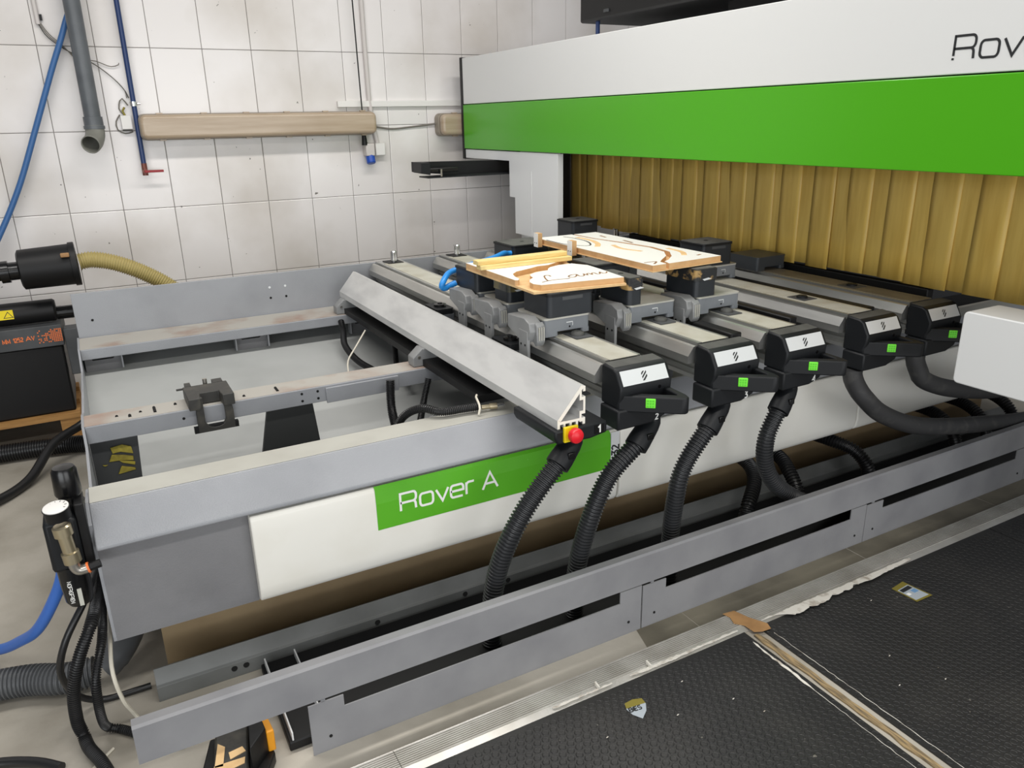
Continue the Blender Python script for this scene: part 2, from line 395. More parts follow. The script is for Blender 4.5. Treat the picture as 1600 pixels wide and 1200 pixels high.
for x in (0.185, 0.60, 0.66, 0.735, 0.80):
    for z in ((0.63,) if x == 0.185 else (0.615, 0.643)):
        MB().cyl((x, 2.776, z), (x, 2.7738, z), 0.005, 10).build('bolt_hole', 'dark_hole', bed)
for x in (-0.02, 0.02, 0.055, 0.10, 0.17, 0.40, 0.52):
    MB().cyl((x, 2.80+random.random()*.06, 0.6608), (x, 2.80+random.random()*.06, 0.6618), 0.005, 10).build('bolt_hole', 'dark_hole', bed)
B(0.69, 0.98, 2.765, 2.775, 0.592, 0.652).build('splice_plate', 'bed_grey', bed, 0.002)
# end plate with stepped top
MB().prism([(2.10,0.262),(2.10,0.62),(2.15,0.664),(2.30,0.64),(2.42,0.56),(2.74,0.60),(2.775,0.664),(2.90,0.664),(3.0,0.64),(3.70,0.60),(3.84,0.664),(4.08,0.664),(4.08,0.25)], 'x', XL-0.008, XL).build('end_plate', 'bed_grey', bed)
# tray
MB().prism([(2.272,.356),(2.272,.370),(2.87,.386),(4.08,.565),(4.08,.551),(2.87,.372)], 'x', XL, XR).build('tray', 'tray_grey', bed)
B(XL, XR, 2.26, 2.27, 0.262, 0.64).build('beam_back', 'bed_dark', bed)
def hanger(x, both=True):
    MB().prism([(x,0.515),(x+.15,0.515),(x+.15,0.65),(x+.135,.65),(x+.130,.605),(x+.118,.590),(x+.034,.590),(x+.022,.605),(x+.018,.65),(x,.65)], 'y', 3.90, 3.908).build('hanger_plate', 'bed_dark', bed)
    for xr in ((x-.006, x+.15) if both else (x+.15,)):
        MB().prism([(3.853,0.65),(3.90,0.65),(3.90,.549),(3.862,.549)], 'x', xr, xr+.006).build('hanger_rib', 'bed_grey', bed)
hanger(-0.112, False); hanger(0.55); hanger(1.13)
# web below the middle rail with darker plates and foam residue
dp = MB().prism([(-.118,.650),(.036,.650),(.022,.392),(-.118,.392)], 'y', 2.838, 2.858).build('web_plate', 'dark_grey', bed)
fo = MB()
for pts in ([(-.059,.551),(-.02,.556),(.006,.543),(.009,.515),(-.03,.530),(-.055,.528)], [(-.071,.500),(-.058,.525),(-.02,.516),(.007,.506),(.006,.49),(-.03,.498)],
            [(-.04,.50),(.010,.484),(.008,.472),(-.03,.488)], [(-.05,.448),(-.035,.477),(.006,.462),(.008,.454)], [(-.093,.493),(-.085,.486),(-.075,.490)]):
    fo.prism(pts, 'y', 2.832, 2.838)
fo.build('foam_residue', 'foam_yellow', dp, 0.002)
MB().prism([(.494,.650),(.645,.650),(.668,.392),(.440,.392)], 'y', 2.840, 2.858).build('web_plate', 'web_dark', bed)
# black box added for the shaded gap under the gantry, far end
B(3.08, 4.2, 2.27, 4.07, 0.665, 0.73).build('gap_shade_box', 'black', bed, 0.004)
# plinth and floor strip
B(-0.01, 4.2, 2.30, 3.9, 0.0, 0.262).build('plinth', 'plinth_brown', bed)
MB().prism([(2.125,0.012),(2.12,0.056),(2.128,0.060),(2.142,0.106),(2.146,0.106),(2.134,0.058),(2.134,0.0),(2.13,0.0)], 'x', -0.05, 4.2).build('floor_strip', 'strip_grey', bed, 0.001)
for x in (0.165, 0.20, 0.62, 0.94, 1.11):
    MB().cyl((x, 2.124, 0.038), (x, 2.120, 0.0385), 0.009, 12).build('bolt_hole', 'dark_hole', bed)
B(-0.10, -0.02, 2.56, 3.8, 0.0, 0.262).build('leg', 'hose_grey', bed)

# ================================================================== floor guard rail
gr = thing('guard_rail', 'long low grey steel guard rail with slotted kick plates along the floor', 'rail', (1.9, 1.71, 0))
MB().prism([(1.70,0.170),(1.70,0.272),(1.706,0.278),(1.732,0.278),(1.732,0.272),(1.708,0.272),(1.704,0.268),(1.704,0.170)], 'x', -0.108, 4.2).build('rail', 'guard_grey', gr)
def kick(x0, x1):
    mb = MB()
    pts = [(x0,0.0),(x1,0.0),(x1,0.166),(x1-0.085,0.166),(x1-0.085,0.124),(x0+0.095,0.124),(x0+0.095,0.160),(x0,0.160)]
    mb.prism(pts, 'y', 1.7005, 1.7045)
    o = mb.build('kick_plate', 'guard_grey', gr)
    mb = MB()
    for x in (x0+0.035, x1-0.035): mb.box(x, x+0.012, 1.7045, 1.7105, 0.14, 0.172)
    for x in (x0+0.05, x1-0.05): MB().cyl((x, 1.701, 0.045), (x, 1.6985, 0.045), 0.0045, 10).build('screw', 'dark_hole', o)
    mb.build('hanger', 'guard_grey', o)
kick(0.292, 1.378); kick(1.383, 2.462); kick(2.466, 3.545); kick(3.55, 4.2)

B(0.24, 4.2, 1.745, 2.112, 0.001, 0.030).build('dark_trough', 'black', gr, 0.004)  # dark tray added where the floor behind the rail lies in shade
for x in (0.25, 0.34): B(x, x+.004, 1.75, 2.10, .030, .055).build('trough_rib', 'silver_label', gr)

# ================================================================== work tables (bars)
BY0, BY1 = 1.885, 4.06
def make_bar():
    t = thing('work_table', '', 'work table', (0, 0, 0), 'work tables across the machine bed')
    prof = [(-.005,.752),(-.005,.766),(.003,.768),(.003,.776),(-.005,.778),(-.005,.788),(.003,.790),(.003,.797),(-.005,.799),(-.005,.81),(-.040,.812),(-.040,.838),(-.018,.868),(-.008,.871),(-.008,.862),(0,.862),(0,.88),(.136,.88),(.136,.862),(.144,.862),(.144,.871),(.154,.868),(.176,.838),(.176,.812),(.141,.81),(.141,.752)]
    L = dict(local=True)
    MB().prism(prof, 'y', BY0+0.01, BY1).build('profile_beam', 'alu', t, **L)
    B(.014, .122, BY0+0.005, BY1-0.1, .880, .8815).build('top_strip', 'top_strip', t, **L)
    B(-.004, .140, BY0+0.02, BY1-0.02, .752, .756).build('web_floor', 'alu', t, **L)
    B(-.018, .235, 2.29, BY1, .675, .748).build('dark_under_box', 'black', t, 0.004, **L)  # black box added to darken the shaded gap between the bars
    for y in (2.165, 2.79, 3.9):
        B(.0, .13, y, y+.08, .6615, .7515 if y < 2.2 else .676).build('slider', 'dark_grey', t, **L)
    # rear stop pin
    B(.030, .115, 3.93, 4.03, .8805, .8845).build('pin_plate', 'black', t, **L)
    MB().lathe((.077, 3.98, .8845), (0,0,1), [(0,.017),(.052,.017),(.057,.013),(.0575,0.001)], 20).build('stop_pin', 'chrome', t, smooth_=True, **L)
    # front console
    cprof = [(1.884,.752),(1.884,.872),(1.876,.880),(1.825,.876),(1.808,.868),(1.782,.822),(1.785,.790),(1.795,.765),(1.795,.752)]
    c = MB().prism(cprof, 'x', -.022, .176).build('console', 'black_plastic', t, 0.006, **L)
    MB().prism([(1.882,.8795),(1.876,.8815),(1.828,.8775),(1.828,.8765)], 'x', -.016, .170).build('console_top', 'console_top', c, **L)
    pl = MB().prism([(1.8095,.8675),(1.7855,.8265),(1.7835,.8272),(1.8075,.8685)], 'x', -.010, .164).build('silver_plate', 'silver_label', c, **L)
    # hatched square mark on the plate
    V = Vector((0, .024, .041)).normalized(); mb = MB(); o0 = Vector((.066, 1.7835+.0035, .8272+.006))
    def halfclip(P, nx, ny, c):
        out = []
        for i in range(len(P)):
            a, b = P[i], P[(i+1) % len(P)]; da = nx*a[0]+ny*a[1]-c; db = nx*b[0]+ny*b[1]-c
            if da <= 0: out.append(a)
            if da*db < 0: t_ = da/(da-db); out.append((a[0]+(b[0]-a[0])*t_, a[1]+(b[1]-a[1])*t_))
        return out
    Nn = Vector((1,0,0)).cross(V)
    for c0, c1 in ((-.006,.001),(.0065,.0125),(.018,.024),(.0295,.038)):
        P = [(0,0),(.020,0),(.020,.030),(0,.030)]
        P = halfclip(P, -.9, 1, c1); P = halfclip(P, .9, -1, -c0) if len(P) > 2 else P
        if len(P) > 2:
            pv = [o0+Vector((1,0,0))*a+V*b+Nn*.0005 for a, b in P]; mb.add(pv, [tuple(range(len(pv)))])
    mb.build('hatched_mark', 'ink', pl, **L)
    MB().cyl((.128, 1.786, .805), (.128, 1.7825, .8045), .006, 14).build('lock', 'black_gloss', c, **L)
    # grab handle: loop from the left cheek round the front
    h = MB()
    h.prism([(-.021,1.81),(-.021,1.795),(.030,1.757),(.040,1.748),(.128,1.677),(.142,1.670),(.156,1.676),(.164,1.70),(.170,1.80),(.146,1.80),(.142,1.715),(.135,1.710),(.060,1.770),(.045,1.80)], 'z', .744, .797)
    hd = h.build('handle', 'black_plastic', t, 0.006, **L)
    e1 = Vector((.088, -.071)).normalized(); e2 = Vector((-e1.y*-1, -e1.x)); e2 = Vector((-.628, -.778)); p0 = Vector((.040, 1.748))
    def fp(a, d): q = p0+e1*a+e2*d; return (q.x, q.y)
    MB().prism([fp(.006,-.002), fp(.036,-.002), fp(.036,.004), fp(.006,.004)], 'z', .762, .792).build('release_button', 'green_button', hd, 0.002, **L)
    mb = MB()
    for a in range(3):
        for b in range(3): mb.prism([fp(.010+a*.008,.003), fp(.0155+a*.008,.003), fp(.0155+a*.008,.0048), fp(.010+a*.008,.0048)], 'z', .7655+b*.0085, .771+b*.0085)
    mb.build('button_dots', 'green_dots', hd, **L)
    # valve block below
    MB().prism([(-.032,.688),(-.032,.753),(.166,.753),(.162,.722),(.150,.706),(.100,.689)], 'y', 1.778, 1.875).build('valve_block', 'black_plastic', t, 0.006, **L)
    return t
XB = [1.354, 1.731, 2.056, 2.467, 2.830]
bar0 = make_bar(); bars = [bar0]+[dup(bar0) for _ in range(4)]
BL = ['second work table from the left, aluminium beam with a black console at its end',
      'aluminium work table whose black console carries a white figure three',
      'aluminium work table whose black console carries a white figure four',
      'aluminium work table with black console, fourth silver plate from the left',
      'rightmost aluminium work table with brownish top beside the amber curtain']
for b, x, l in zip(bars, XB, BL):
    b.location = (x, 0, 0); b['label'] = l
for ch in bars[4].children:
    if ch.name.startswith('top_strip'):
        ch.data = ch.data.copy(); ch.data.materials[0] = MATS['top_strip_brown']
def num(b, s, u, y, z, h):
    text(s, (b.location.x+u, y, z), (1,0,0), (0,0,1), h, .2, .0008).build('number', 'white_ink', b)
num(bars[0], '2', .112, 1.7772, .700, .018)
num(bars[1], '3', .112, 1.7772, .699, .022)
num(bars[2], '4', .112, 1.7772, .699, .022)
# black cable duct lying beside table 3
B(1.935, 1.985, 1.95, 2.155, .749, .868).build('cable_duct', 'black', bars[1], 0.005)
B(1.935, 1.985, 2.42, 3.6, .749, .868).build('cable_duct', 'black', bars[1], 0.005)
B(2.335, 2.375, 2.05, 3.6, .749, .850).build('cable_duct', 'black', bars[2], 0.005)
B(2.715, 2.765, 2.0, 3.6, .749, .850).build('cable_duct', 'black', bars[3], 0.005)
B(3.02, 3.06, 1.95, 4.0, .749, .900).build('cable_duct', 'black', bars[4], 0.005)

# ================================================================== first table: triangular profile
t1 = thing('triangular_work_table', 'triangular raw aluminium profile on the leftmost table, red stop button at its end', 'work table', (1.16, 2.9, 0.66))
Y0, Y1 = 1.79, 3.96
def tri(x0, x1, z0, z1):
    mb = MB()
    mb.prism([(1.112,.762),(1.194,.858),(1.203,.850),(1.124,.758)], 'y', Y0, Y1)
    mb.prism([(1.112,.734),(1.112,.762),(1.121,.760),(1.121,.734)], 'y', Y0, Y1)
    mb.prism([(1.194,.858),(1.209,.854),(1.209,.838),(1.201,.838),(1.201,.848)], 'y', Y0+.0001, Y1)
    mb.prism([(1.189,.834),(1.196,.842),(1.196,.822),(1.209,.822),(1.209,.812),(1.189,.812)], 'y', Y0, Y1)
    mb.prism([(1.202,.812),(1.209,.812),(1.209,.778),(1.202,.778)], 'y', Y0, Y1)
    mb.prism([(1.189,.778),(1.209,.778),(1.209,.768),(1.196,.768),(1.196,.744),(1.189,.744)], 'y', Y0, Y1)
    mb.prism([(1.196,.756),(1.209,.756),(1.209,.730),(1.200,.730),(1.200,.744),(1.196,.744)], 'y', Y0+.0001, Y1)
    mb.prism([(1.140,.756),(1.189,.756),(1.189,.748),(1.140,.748)], 'y', Y0+.0002, Y1)
    mb.prism([(1.121,.757),(1.140,.757),(1.140,.736),(1.133,.736),(1.133,.748),(1.121,.748)], 'y', Y0, Y1)
    mb.prism([(1.154,.748),(1.162,.748),(1.162,.736),(1.154,.736)], 'y', Y0, Y1)
    mb.prism([(1.176,.748),(1.184,.748),(1.184,.736),(1.176,.736)], 'y', Y0, Y1)
    return mb
ex = tri(0,0,0,0).build('triangular_profile', 'alu_raw', t1)
ce = MB()
for f_ in tri(0,0,0,0).f: pass
src = tri(0,0,0,0)
for f_ in src.f:
    if len(f_) > 3 and all(abs(src.v[i].y-Y0) < 3e-4 for i in f_):
        ce.add([src.v[i]-Vector((0,.0006,0)) for i in f_], [tuple(range(len(f_)))])
ce.build('sawn_end', 'alu_cut', ex)
B(1.10, 1.29, 2.29, 4.0, .662, .690).build('dark_under_box', 'black', t1)
for y in (2.80, 3.86):
    s_ = MB().prism([(1.06,.6625),(1.215,.6625),(1.215,.725),(1.10,.735),(1.06,.70)], 'y', y, y+.06).build('support_foot', 'lever', t1, 0.003)
    MB().cyl((1.085, y, .70), (1.085, y-.004, .70), .006, 10).build('bolt', 'steel', s_)
vb = MB().prism([(1.095,.712),(1.105,.692),(1.22,.688),(1.280,.697),(1.280,.735),(1.095,.735)], 'y', 1.775, 2.03).build('valve_block', 'black_plastic', t1, 0.006)
B(1.233, 1.268, 1.7735, 1.7755, .700, .728).build('number_plate', 'black_gloss', t1)
text('1', (1.245, 1.7733, .703), (1,0,0), (0,0,1), .022, .22, .0008).build('number', 'white_ink', vb)
eb = B(1.122, 1.170, 1.766, 1.776, .698, .746).build('stop_button_base', 'yellow', t1, 0.002)
MB().lathe((1.148, 1.766, .724), (0,-1,0), [(0,.013),(.012,.013),(.0121,.022),(.022,.0235),(.030,.021),(.035,.013),(.037,.002)], 24).build('stop_button', 'red', eb, smooth_=True)
for y in (2.30, 2.93):
    c_ = MB().prism(rr(1.226, 1.310, y, y+.14, .012), 'z', .690, .826).build('clamp_body', 'pod_base', t1)
    MB().prism(rr(1.228, 1.308, y+.002, y+.138, .012), 'z', .826, .850).build('clamp_pad', 'black_plastic', c_)
    MB().lathe((1.270, y+.065, .850), (0,0,1), [(0,.026),(.010,.026),(.012,.018),(.0121,.010),(.016,.010)], 20).build('clamp_knob', 'black_gloss', c_, smooth_=True)

# ================================================================== suction pods
def pod_base(x, y0, label, w_=.19, d=.19, z0=.8825, dark=False, lever=True, knob=True):
    """sliding base of a suction pod; x is the left side"""
    t = thing('pod_base', label, 'pod base', (x+w_/2, y0+d/2, z0), 'pod bases on the work tables')
    zt = z0+.060
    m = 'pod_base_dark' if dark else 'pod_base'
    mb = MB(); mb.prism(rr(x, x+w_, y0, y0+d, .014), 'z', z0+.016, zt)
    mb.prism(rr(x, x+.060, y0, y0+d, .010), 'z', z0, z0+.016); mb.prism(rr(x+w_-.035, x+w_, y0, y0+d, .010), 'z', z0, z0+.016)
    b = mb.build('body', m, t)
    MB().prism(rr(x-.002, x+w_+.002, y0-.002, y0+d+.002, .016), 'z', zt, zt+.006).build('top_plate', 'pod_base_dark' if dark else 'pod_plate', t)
    if not dark:
        mb = MB(); o0 = (x+w_*.48, y0-.0003, z0+.030)
        mb.ribbon([(0, .014), (.026, .014)], .003, o0, (1,0,0), (0,0,1), .0006); mb.ribbon([(.0255, .014), (.0255, -.0)], .002, o0, (1,0,0), (0,0,1), .0006)
        mb.build('corner_mark', 'silver_label', b)
        MB().cyl((x+w_*.55, y0+.001, z0+.028), (x+w_*.55, y0-.001, z0+.028), .0035, 10).build('screw', 'dark_hole', b)
    if knob:
        B(x+.085, x+.155, y0-.075, y0+.02, z0+.0002, z0+.003).build('slot_plate', 'dark_grey', t)
        MB().lathe((x+.118, y0-.030, z0+.003), (0,0,1), [(0,.024),(.006,.024),(.010,.021),(.0105,.016),(.013,.014)], 20).build('slot_knob', 'console_top', t, smooth_=True)
    if lever:
        lv = MB().prism([(y0+.150,z0+.020),(y0+.150,z0+.066),(y0+.03,z0+.074),(y0-.005,z0+.060),(y0-.012,z0+.030),(y0+.01,z0-.01),(y0+.06,z0-.01)], 'x', x-.062, x-.014).build('clamp_lever', 'lever', t, 0.0025, seg=1)
        MB().prism([(y0-.004,z0+.062),(y0-.020,z0+.050),(y0-.022,z0-.006),(y0-.010,z0-.022),(y0+.006,z0-.010)], 'x', x-.040, x-.008).build('lever_grip', 'lever', lv, 0.002, seg=1)
        for q_ in range(3): B(x-.034+q_*.009, x-.030+q_*.009, y0-.0245, y0-.020, z0+.0, z0+.046).build('grip_rib', 'pod_plate', lv)
        B(x-.064, x-.052, y0+.005, y0+.065, z0-.075, z0+.03).build('lever_plate', 'lever', lv, 0.002)
        for a in (.02, .048): MB().cyl((x-.0635, y0+a, z0-.02), (x-.0655, y0+a, z0-.02), .004, 10).build('bolt', 'dark_hole', lv)
    return t
def pod(x0, x1, y0, y1, z0, z1, label, taped=False, slot=True):
    t = thing('suction_pod', label, 'suction pod', ((x0+x1)/2, (y0+y1)/2, z0), 'suction pods')
    r = min(.016, (x1-x0)*.25)
    MB().prism(rr(x0, x1, y0, y1, r, 5), 'z', z0, z1-.012).build('body', 'pod', t)
    MB().prism(rr(x0-.003, x1+.003, y0-.003, y1+.003, r, 5), 'z', z1-.012, z1-.003).build('lip', 'black_plastic', t)
    MB().prism(rr(x0+.004, x1-.004, y0+.004, y1-.004, r*.8, 5), 'z', z1-.003, z1).build('rubber_pad', 'pod_top', t)
    MB().lathe(((x0+x1)/2, (y0+y1)/2, z1), (0,0,1), [(0,.011),(.0012,.009)], 14).build('valve_hole', 'black', t)
    if slot:
        B(x0+(x1-x0)*.30, x0+(x1-x0)*.75, y0-.0012, y0, z1-.028, z1-.016).build('slot', 'dark_grey', t)
    if taped:
        tp = MB(); a = z1-.045
        tp.prism(rr(x0-.0036, x1+.0036, y0-.0036, y1+.0036, r, 5), 'z', a, z1-.0035)
        tp.build('tape_wrap', 'tape_clear' if taped == 1 else 'tape_torn', t)
        for k in range(3):
            zz = a+.006+k*.011; xx = x0+(x1-x0)*(.05+.3*random.random())
            MB().prism([(xx,zz),(xx+.03,zz+.004),(xx+.045,zz-.002),(xx+.01,zz-.006)], 'y', y0-.0055, y0-.0035).build('tape_flap', 'tape_torn' if k else 'silver_label', t)
    return t
# table 2 (left)
pod_base(1.322, 2.215, 'grey pod base under the dark pod nearest the camera, left white board')
pod(1.340, 1.526, 2.215, 2.395, .9489, 1.0347, 'large dark suction pod at the near corner under the left white board')
pod_base(1.330, 2.50, 'grey pod base with lever, second from the front on the left table', knob=False)
pod(1.338, 1.524, 2.50, 2.62, .9489, 1.0347, 'dark suction pod with clear tape under the middle of the left board', taped=1, slot=False)
pod_base(1.330, 2.735, 'grey pod base furthest back beside the blue air hose', knob=False)
pod(1.318, 1.515, 2.735, 2.93, .9489, 1.0347, 'dark suction pod at the far left corner of the board, blue hose in its side', slot=False)
# table 3
pod_base(1.688, 2.215, 'grey pod base with bare pale top plate on the table marked three', w_=.21, d=.205)
pod(1.684, 1.748, 2.222, 2.41, .9489, 1.050, 'narrow dark suction pod wrapped in torn tape on the table marked three', taped=2, slot=False)
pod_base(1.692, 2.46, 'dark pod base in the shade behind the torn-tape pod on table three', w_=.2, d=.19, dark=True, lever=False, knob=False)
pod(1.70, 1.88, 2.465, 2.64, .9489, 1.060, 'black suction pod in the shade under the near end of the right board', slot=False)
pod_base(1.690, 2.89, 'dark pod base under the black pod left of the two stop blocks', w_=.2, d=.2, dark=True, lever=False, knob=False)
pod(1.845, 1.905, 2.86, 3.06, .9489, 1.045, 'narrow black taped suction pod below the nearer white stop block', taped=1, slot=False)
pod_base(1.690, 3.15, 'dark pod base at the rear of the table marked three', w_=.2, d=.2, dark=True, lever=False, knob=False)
pod(1.72, 1.93, 3.16, 3.36, .9489, 1.045, 'long dark suction pod behind the pine strips, near the chrome pin', slot=False)
# table 4
pod_base(1.985, 2.185, 'grey pod base with bare pale top plate on the table marked four', w_=.21, d=.21)
pod(1.972, 2.076, 2.19, 2.37, .9489, 1.056, 'dark suction pod with brown torn tape at the near right of the right board', taped=2, slot=False)
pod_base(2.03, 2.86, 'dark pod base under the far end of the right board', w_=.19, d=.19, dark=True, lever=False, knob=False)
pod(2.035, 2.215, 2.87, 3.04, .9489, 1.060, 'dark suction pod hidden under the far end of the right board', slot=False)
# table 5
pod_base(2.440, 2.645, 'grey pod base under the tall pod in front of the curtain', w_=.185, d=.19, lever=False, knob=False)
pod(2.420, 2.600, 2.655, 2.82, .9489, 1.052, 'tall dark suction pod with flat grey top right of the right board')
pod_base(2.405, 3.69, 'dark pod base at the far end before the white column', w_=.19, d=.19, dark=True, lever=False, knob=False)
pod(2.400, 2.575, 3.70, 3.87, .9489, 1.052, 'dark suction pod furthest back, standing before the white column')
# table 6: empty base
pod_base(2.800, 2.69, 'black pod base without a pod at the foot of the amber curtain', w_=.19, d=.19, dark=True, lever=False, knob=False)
# table 5 slot knob and table 6 slot plate
for b, y in ((bars[3], 2.13), (bars[4], 2.18)):
    x = b.location.x
    B(x+.03, x+.105, y, y+.09, .8817, .8835).build('slot_plate', 'dark_grey', b)
    MB().lathe((x+.068, y+.045, .8835), (0,0,1), [(0,.022),(.006,.022),(.009,.018),(.0095,.012)], 18).build('slot_knob', 'black_plastic', b, smooth_=True)

# ================================================================== boards
# left board: melamine MDF routed to a cloud shape with script
BZ = 1.0352
b1 = thing('routed_board', 'white faced board routed with a cloud shape and the script word Lami', 'board', (1.47, 2.45, BZ))
Q = [(1.295, 2.235), (1.645, 2.185), (1.705, 2.74), (1.300, 2.78)]     # outline on the pods
MB().prism(Q, 'z', BZ, BZ+.008).build('backing_sheet', 'mdf_cut', b1)
corner = [(1.300,2.78),(1.296,2.37),(1.306,2.362),(1.322,2.385),(1.328,2.43),(1.345,2.475),(1.38,2.51),(1.42,2.525),(1.46,2.54),(1.50,2.56),(1.55,2.56),(1.62,2.60),(1.70,2.66),(1.705,2.74)]
MB().prism(corner, 'z', BZ+.008, BZ+.027).build('left_piece', 'mdf', b1)
MB().prism(corner, 'z', BZ+.027, BZ+.0278).build('left_face', 'melamine', b1)
cloud = [(1.330,2.245)]+[(1.645,2.200),(1.664,2.36),(1.672,2.47),(1.640,2.535),(1.58,2.535),(1.53,2.515),(1.505,2.49),(1.49,2.465),(1.462,2.462),(1.425,2.452),(1.392,2.43),(1.378,2.40),(1.374,2.375),(1.342,2.345),(1.322,2.31),(1.316,2.275)]
MB().prism(cloud, 'z', BZ+.008, BZ+.027).build('cloud_piece', 'mdf', b1)
cf = MB().prism(cloud, 'z', BZ+.027, BZ+.0278).build('cloud_face', 'melamine', b1)
mb = MB(); O = (1.355, 2.285, BZ+.0278); U, V = Vector((1,-.06,0)).normalized(), Vector((.06,1,0)).normalized()
Lp = [(.0,.0),(.03,.015),(.075,.015),(.115,.012)]
script = [[(.0,-.005),(.03,.008),(.07,.012),(.105,.008),(.12,.012)], [(.03,.008),(.038,.04),(.055,.085),(.068,.10),(.078,.095),(.076,.075)],
          [(.175,.06),(.155,.062),(.135,.048),(.128,.03),(.138,.02),(.155,.03),(.172,.055),(.168,.03),(.178,.022),(.192,.035),(.20,.055),(.203,.03),(.212,.05),(.222,.055),(.222,.03),(.232,.05),(.243,.055),(.243,.028),(.255,.03),(.268,.055),(.268,.03),(.282,.03),(.295,.05)]]
for s_ in script:
    mb.ribbon([(p.x, p.y) for p in smooth([(a[0], a[1], 0) for a in s_], 6)], .0055, O, U, V, .0005)
mb.build('script_groove', 'engraving', cf)
for k, (dx, dy, ln, z) in enumerate(((0, 0, .40, BZ+.0278), (-.008, .018, .40, BZ+.0278+.0172))):
    o = MB().box(-ln/2, ln/2, -.021, .021, 0, .017).build('pine_strip', 'pine', None, 0.0015, local=True)
    o.location = (1.478+dx, 2.615+dy, z+.0002); o.rotation_euler = (0, 0, -.03+.035*k)
    tag(o, ('lower' if k == 0 else 'upper')+' of two thin pine strips stacked on the left white board', 'wood strip', 'pine strips on the board')
# right board
RZ = 1.0608
b2 = thing('routed_board', 'long white faced board with routed oval and curved tan grooves, right of the other', 'board', (1.95, 2.6, RZ))
MB().prism([(1.785,2.215),(2.14,2.235),(2.125,3.08),(1.79,3.08)], 'z', RZ, RZ+.003).build('backing_sheet', 'mdf_cut', b2)
pA = [(1.790,2.222),(1.855,2.225),(1.862,2.27),(1.905,2.31),(1.965,2.36),(2.02,2.44),(2.04,2.56),(2.02,2.72),(1.99,2.9),(1.985,3.07),(1.795,3.07)]
pB = [(1.870,2.226),(2.138,2.243),(2.122,3.07),(2.0,3.07),(2.005,2.9),(2.04,2.72),(2.06,2.56),(2.04,2.43),(1.98,2.345),(1.92,2.29),(1.880,2.265)]
MB().prism(pA, 'z', RZ+.003, RZ+.024).build('left_piece', 'mdf', b2); fa = MB().prism(pA, 'z', RZ+.024, RZ+.0248).build('left_face', 'melamine', b2)
MB().prism(pB, 'z', RZ+.003, RZ+.024).build('right_piece', 'mdf', b2); fb = MB().prism(pB, 'z', RZ+.024, RZ+.0248).build('right_face', 'melamine', b2)
O = (0, 0, RZ+.0248); X_, Y_ = (1,0,0), (0,1,0)
def rib(ptsl, wd, m, par, nm, closed=False):
    MB().ribbon([(p.x, p.y) for p in smooth([(a[0], a[1], 0) for a in ptsl], 8)], wd, O, X_, Y_, .0004, closed).build(nm, m, par)
rib([(1.80,2.99),(1.80,2.86),(1.825,2.78),(1.86,2.745),(1.895,2.78),(1.925,2.86),(1.93,2.95),(1.915,3.03)], .007, 'dark_line', fa, 'oval_line')
rib([(1.875,2.70),(1.925,2.77),(1.955,2.87),(1.955,2.98)], .024, 'mdf_cut', fa, 'routed_arc')
rib([(1.955,2.50),(1.93,2.60),(1.955,2.70)], .020, 'mdf_cut', fa, 'routed_arc')
rib([(1.815,2.245),(1.85,2.28),(1.80,2.285)], .008, 'engraving', fa, 'chip_mark')
rib([(2.03,2.33),(2.075,2.40),(2.085,2.50)], .022, 'mdf_cut', fb, 'routed_arc')
rib([(2.07,2.30),(2.095,2.31)], .010, 'engraving', fb, 'chip_mark'); rib([(2.06,2.70),(2.07,2.78)], .012, 'engraving', fb, 'chip_mark'); rib([(2.06,2.9),(2.07,2.96)], .010, 'engraving', fb, 'chip_mark')
for y, nm in ((2.72, 'white stop block with two screws nearer the camera on the right board edge'), (3.0, 'white stop block with two screws at the far corner of the right board')):
    sb = thing('stop_block', nm, 'stop block', (1.775, y+.02, RZ+.004), 'white stop blocks on the right board')
    B(1.762, 1.7845, y, y+.035, RZ-.006, RZ+.055).build('block', 'mdf', sb)
    B(1.7605, 1.762, y, y+.035, RZ-.006, RZ+.055).build('face', 'melamine', sb)
    for a in (.010, .026): MB().cyl((1.7607, y+a, RZ+.012), (1.7597, y+a, RZ+.012), .0025, 8).build('screw', 'dark_hole', sb)
o = MB().hose([(1.312,2.912,.960),(1.28,2.912,.950),(1.255,2.90,.946),(1.240,2.895,.955),(1.245,2.895,.970),(1.275,2.925,.990),(1.315,2.962,.998),(1.40,2.985,1.010),(1.55,3.04,1.02),(1.643,3.11,1.024),(1.69,3.165,1.012),(1.7165,3.170,1.01)], .0125, 14, .008).build('air_hose', 'blue_air', None, 0, True)
tag(o, 'bright blue air hose looping between the suction pods over the tables', 'hose')

# ================================================================== vacuum hoses under the consoles
def vac_hose(k, pts, label, r=.031):
    t = thing('vacuum_hose', label, 'hose', (pts[-1][0], pts[-1][1], 0), 'ribbed black vacuum hoses under the consoles')
    MB().corr(pts[1:], r).build('ribbed_hose', 'hose_black', t, 0, True)
    P = [Vector(p) for p in pts[:2]]; d = (P[1]-P[0]).normalized(); q0 = P[0]-Vector((0,0,.016)); d = (P[1]-q0).normalized()
    c = MB(); c.tube([P[0], q0, q0+d*.018, P[1]-d*.012, P[1]+d*.014], [.028, .030, .034, .038, .038], 20)
    cf_ = c.build('cuff', 'black_plastic', t, 0, True)
    m = P[0].lerp(P[1], .62); B(m.x-.012, m.x+.012, m.y-.0415, m.y-.034, m.z-.010, m.z+.010).build('cuff_clip', 'black_gloss', cf_, 0.002)
    return t
HY = 1.815
vac_hose(1, [(1.195,1.83,.6865),(1.135,HY,.617),(1.072,HY,.555),(1.015,HY,.49),(.965,HY,.415),(.927,HY+.01,.32),(.908,HY+.02,.22),(.900,HY+.025,.12),(.900,HY+.025,.036)], 'ribbed black vacuum hose below the red stop button, leftmost')
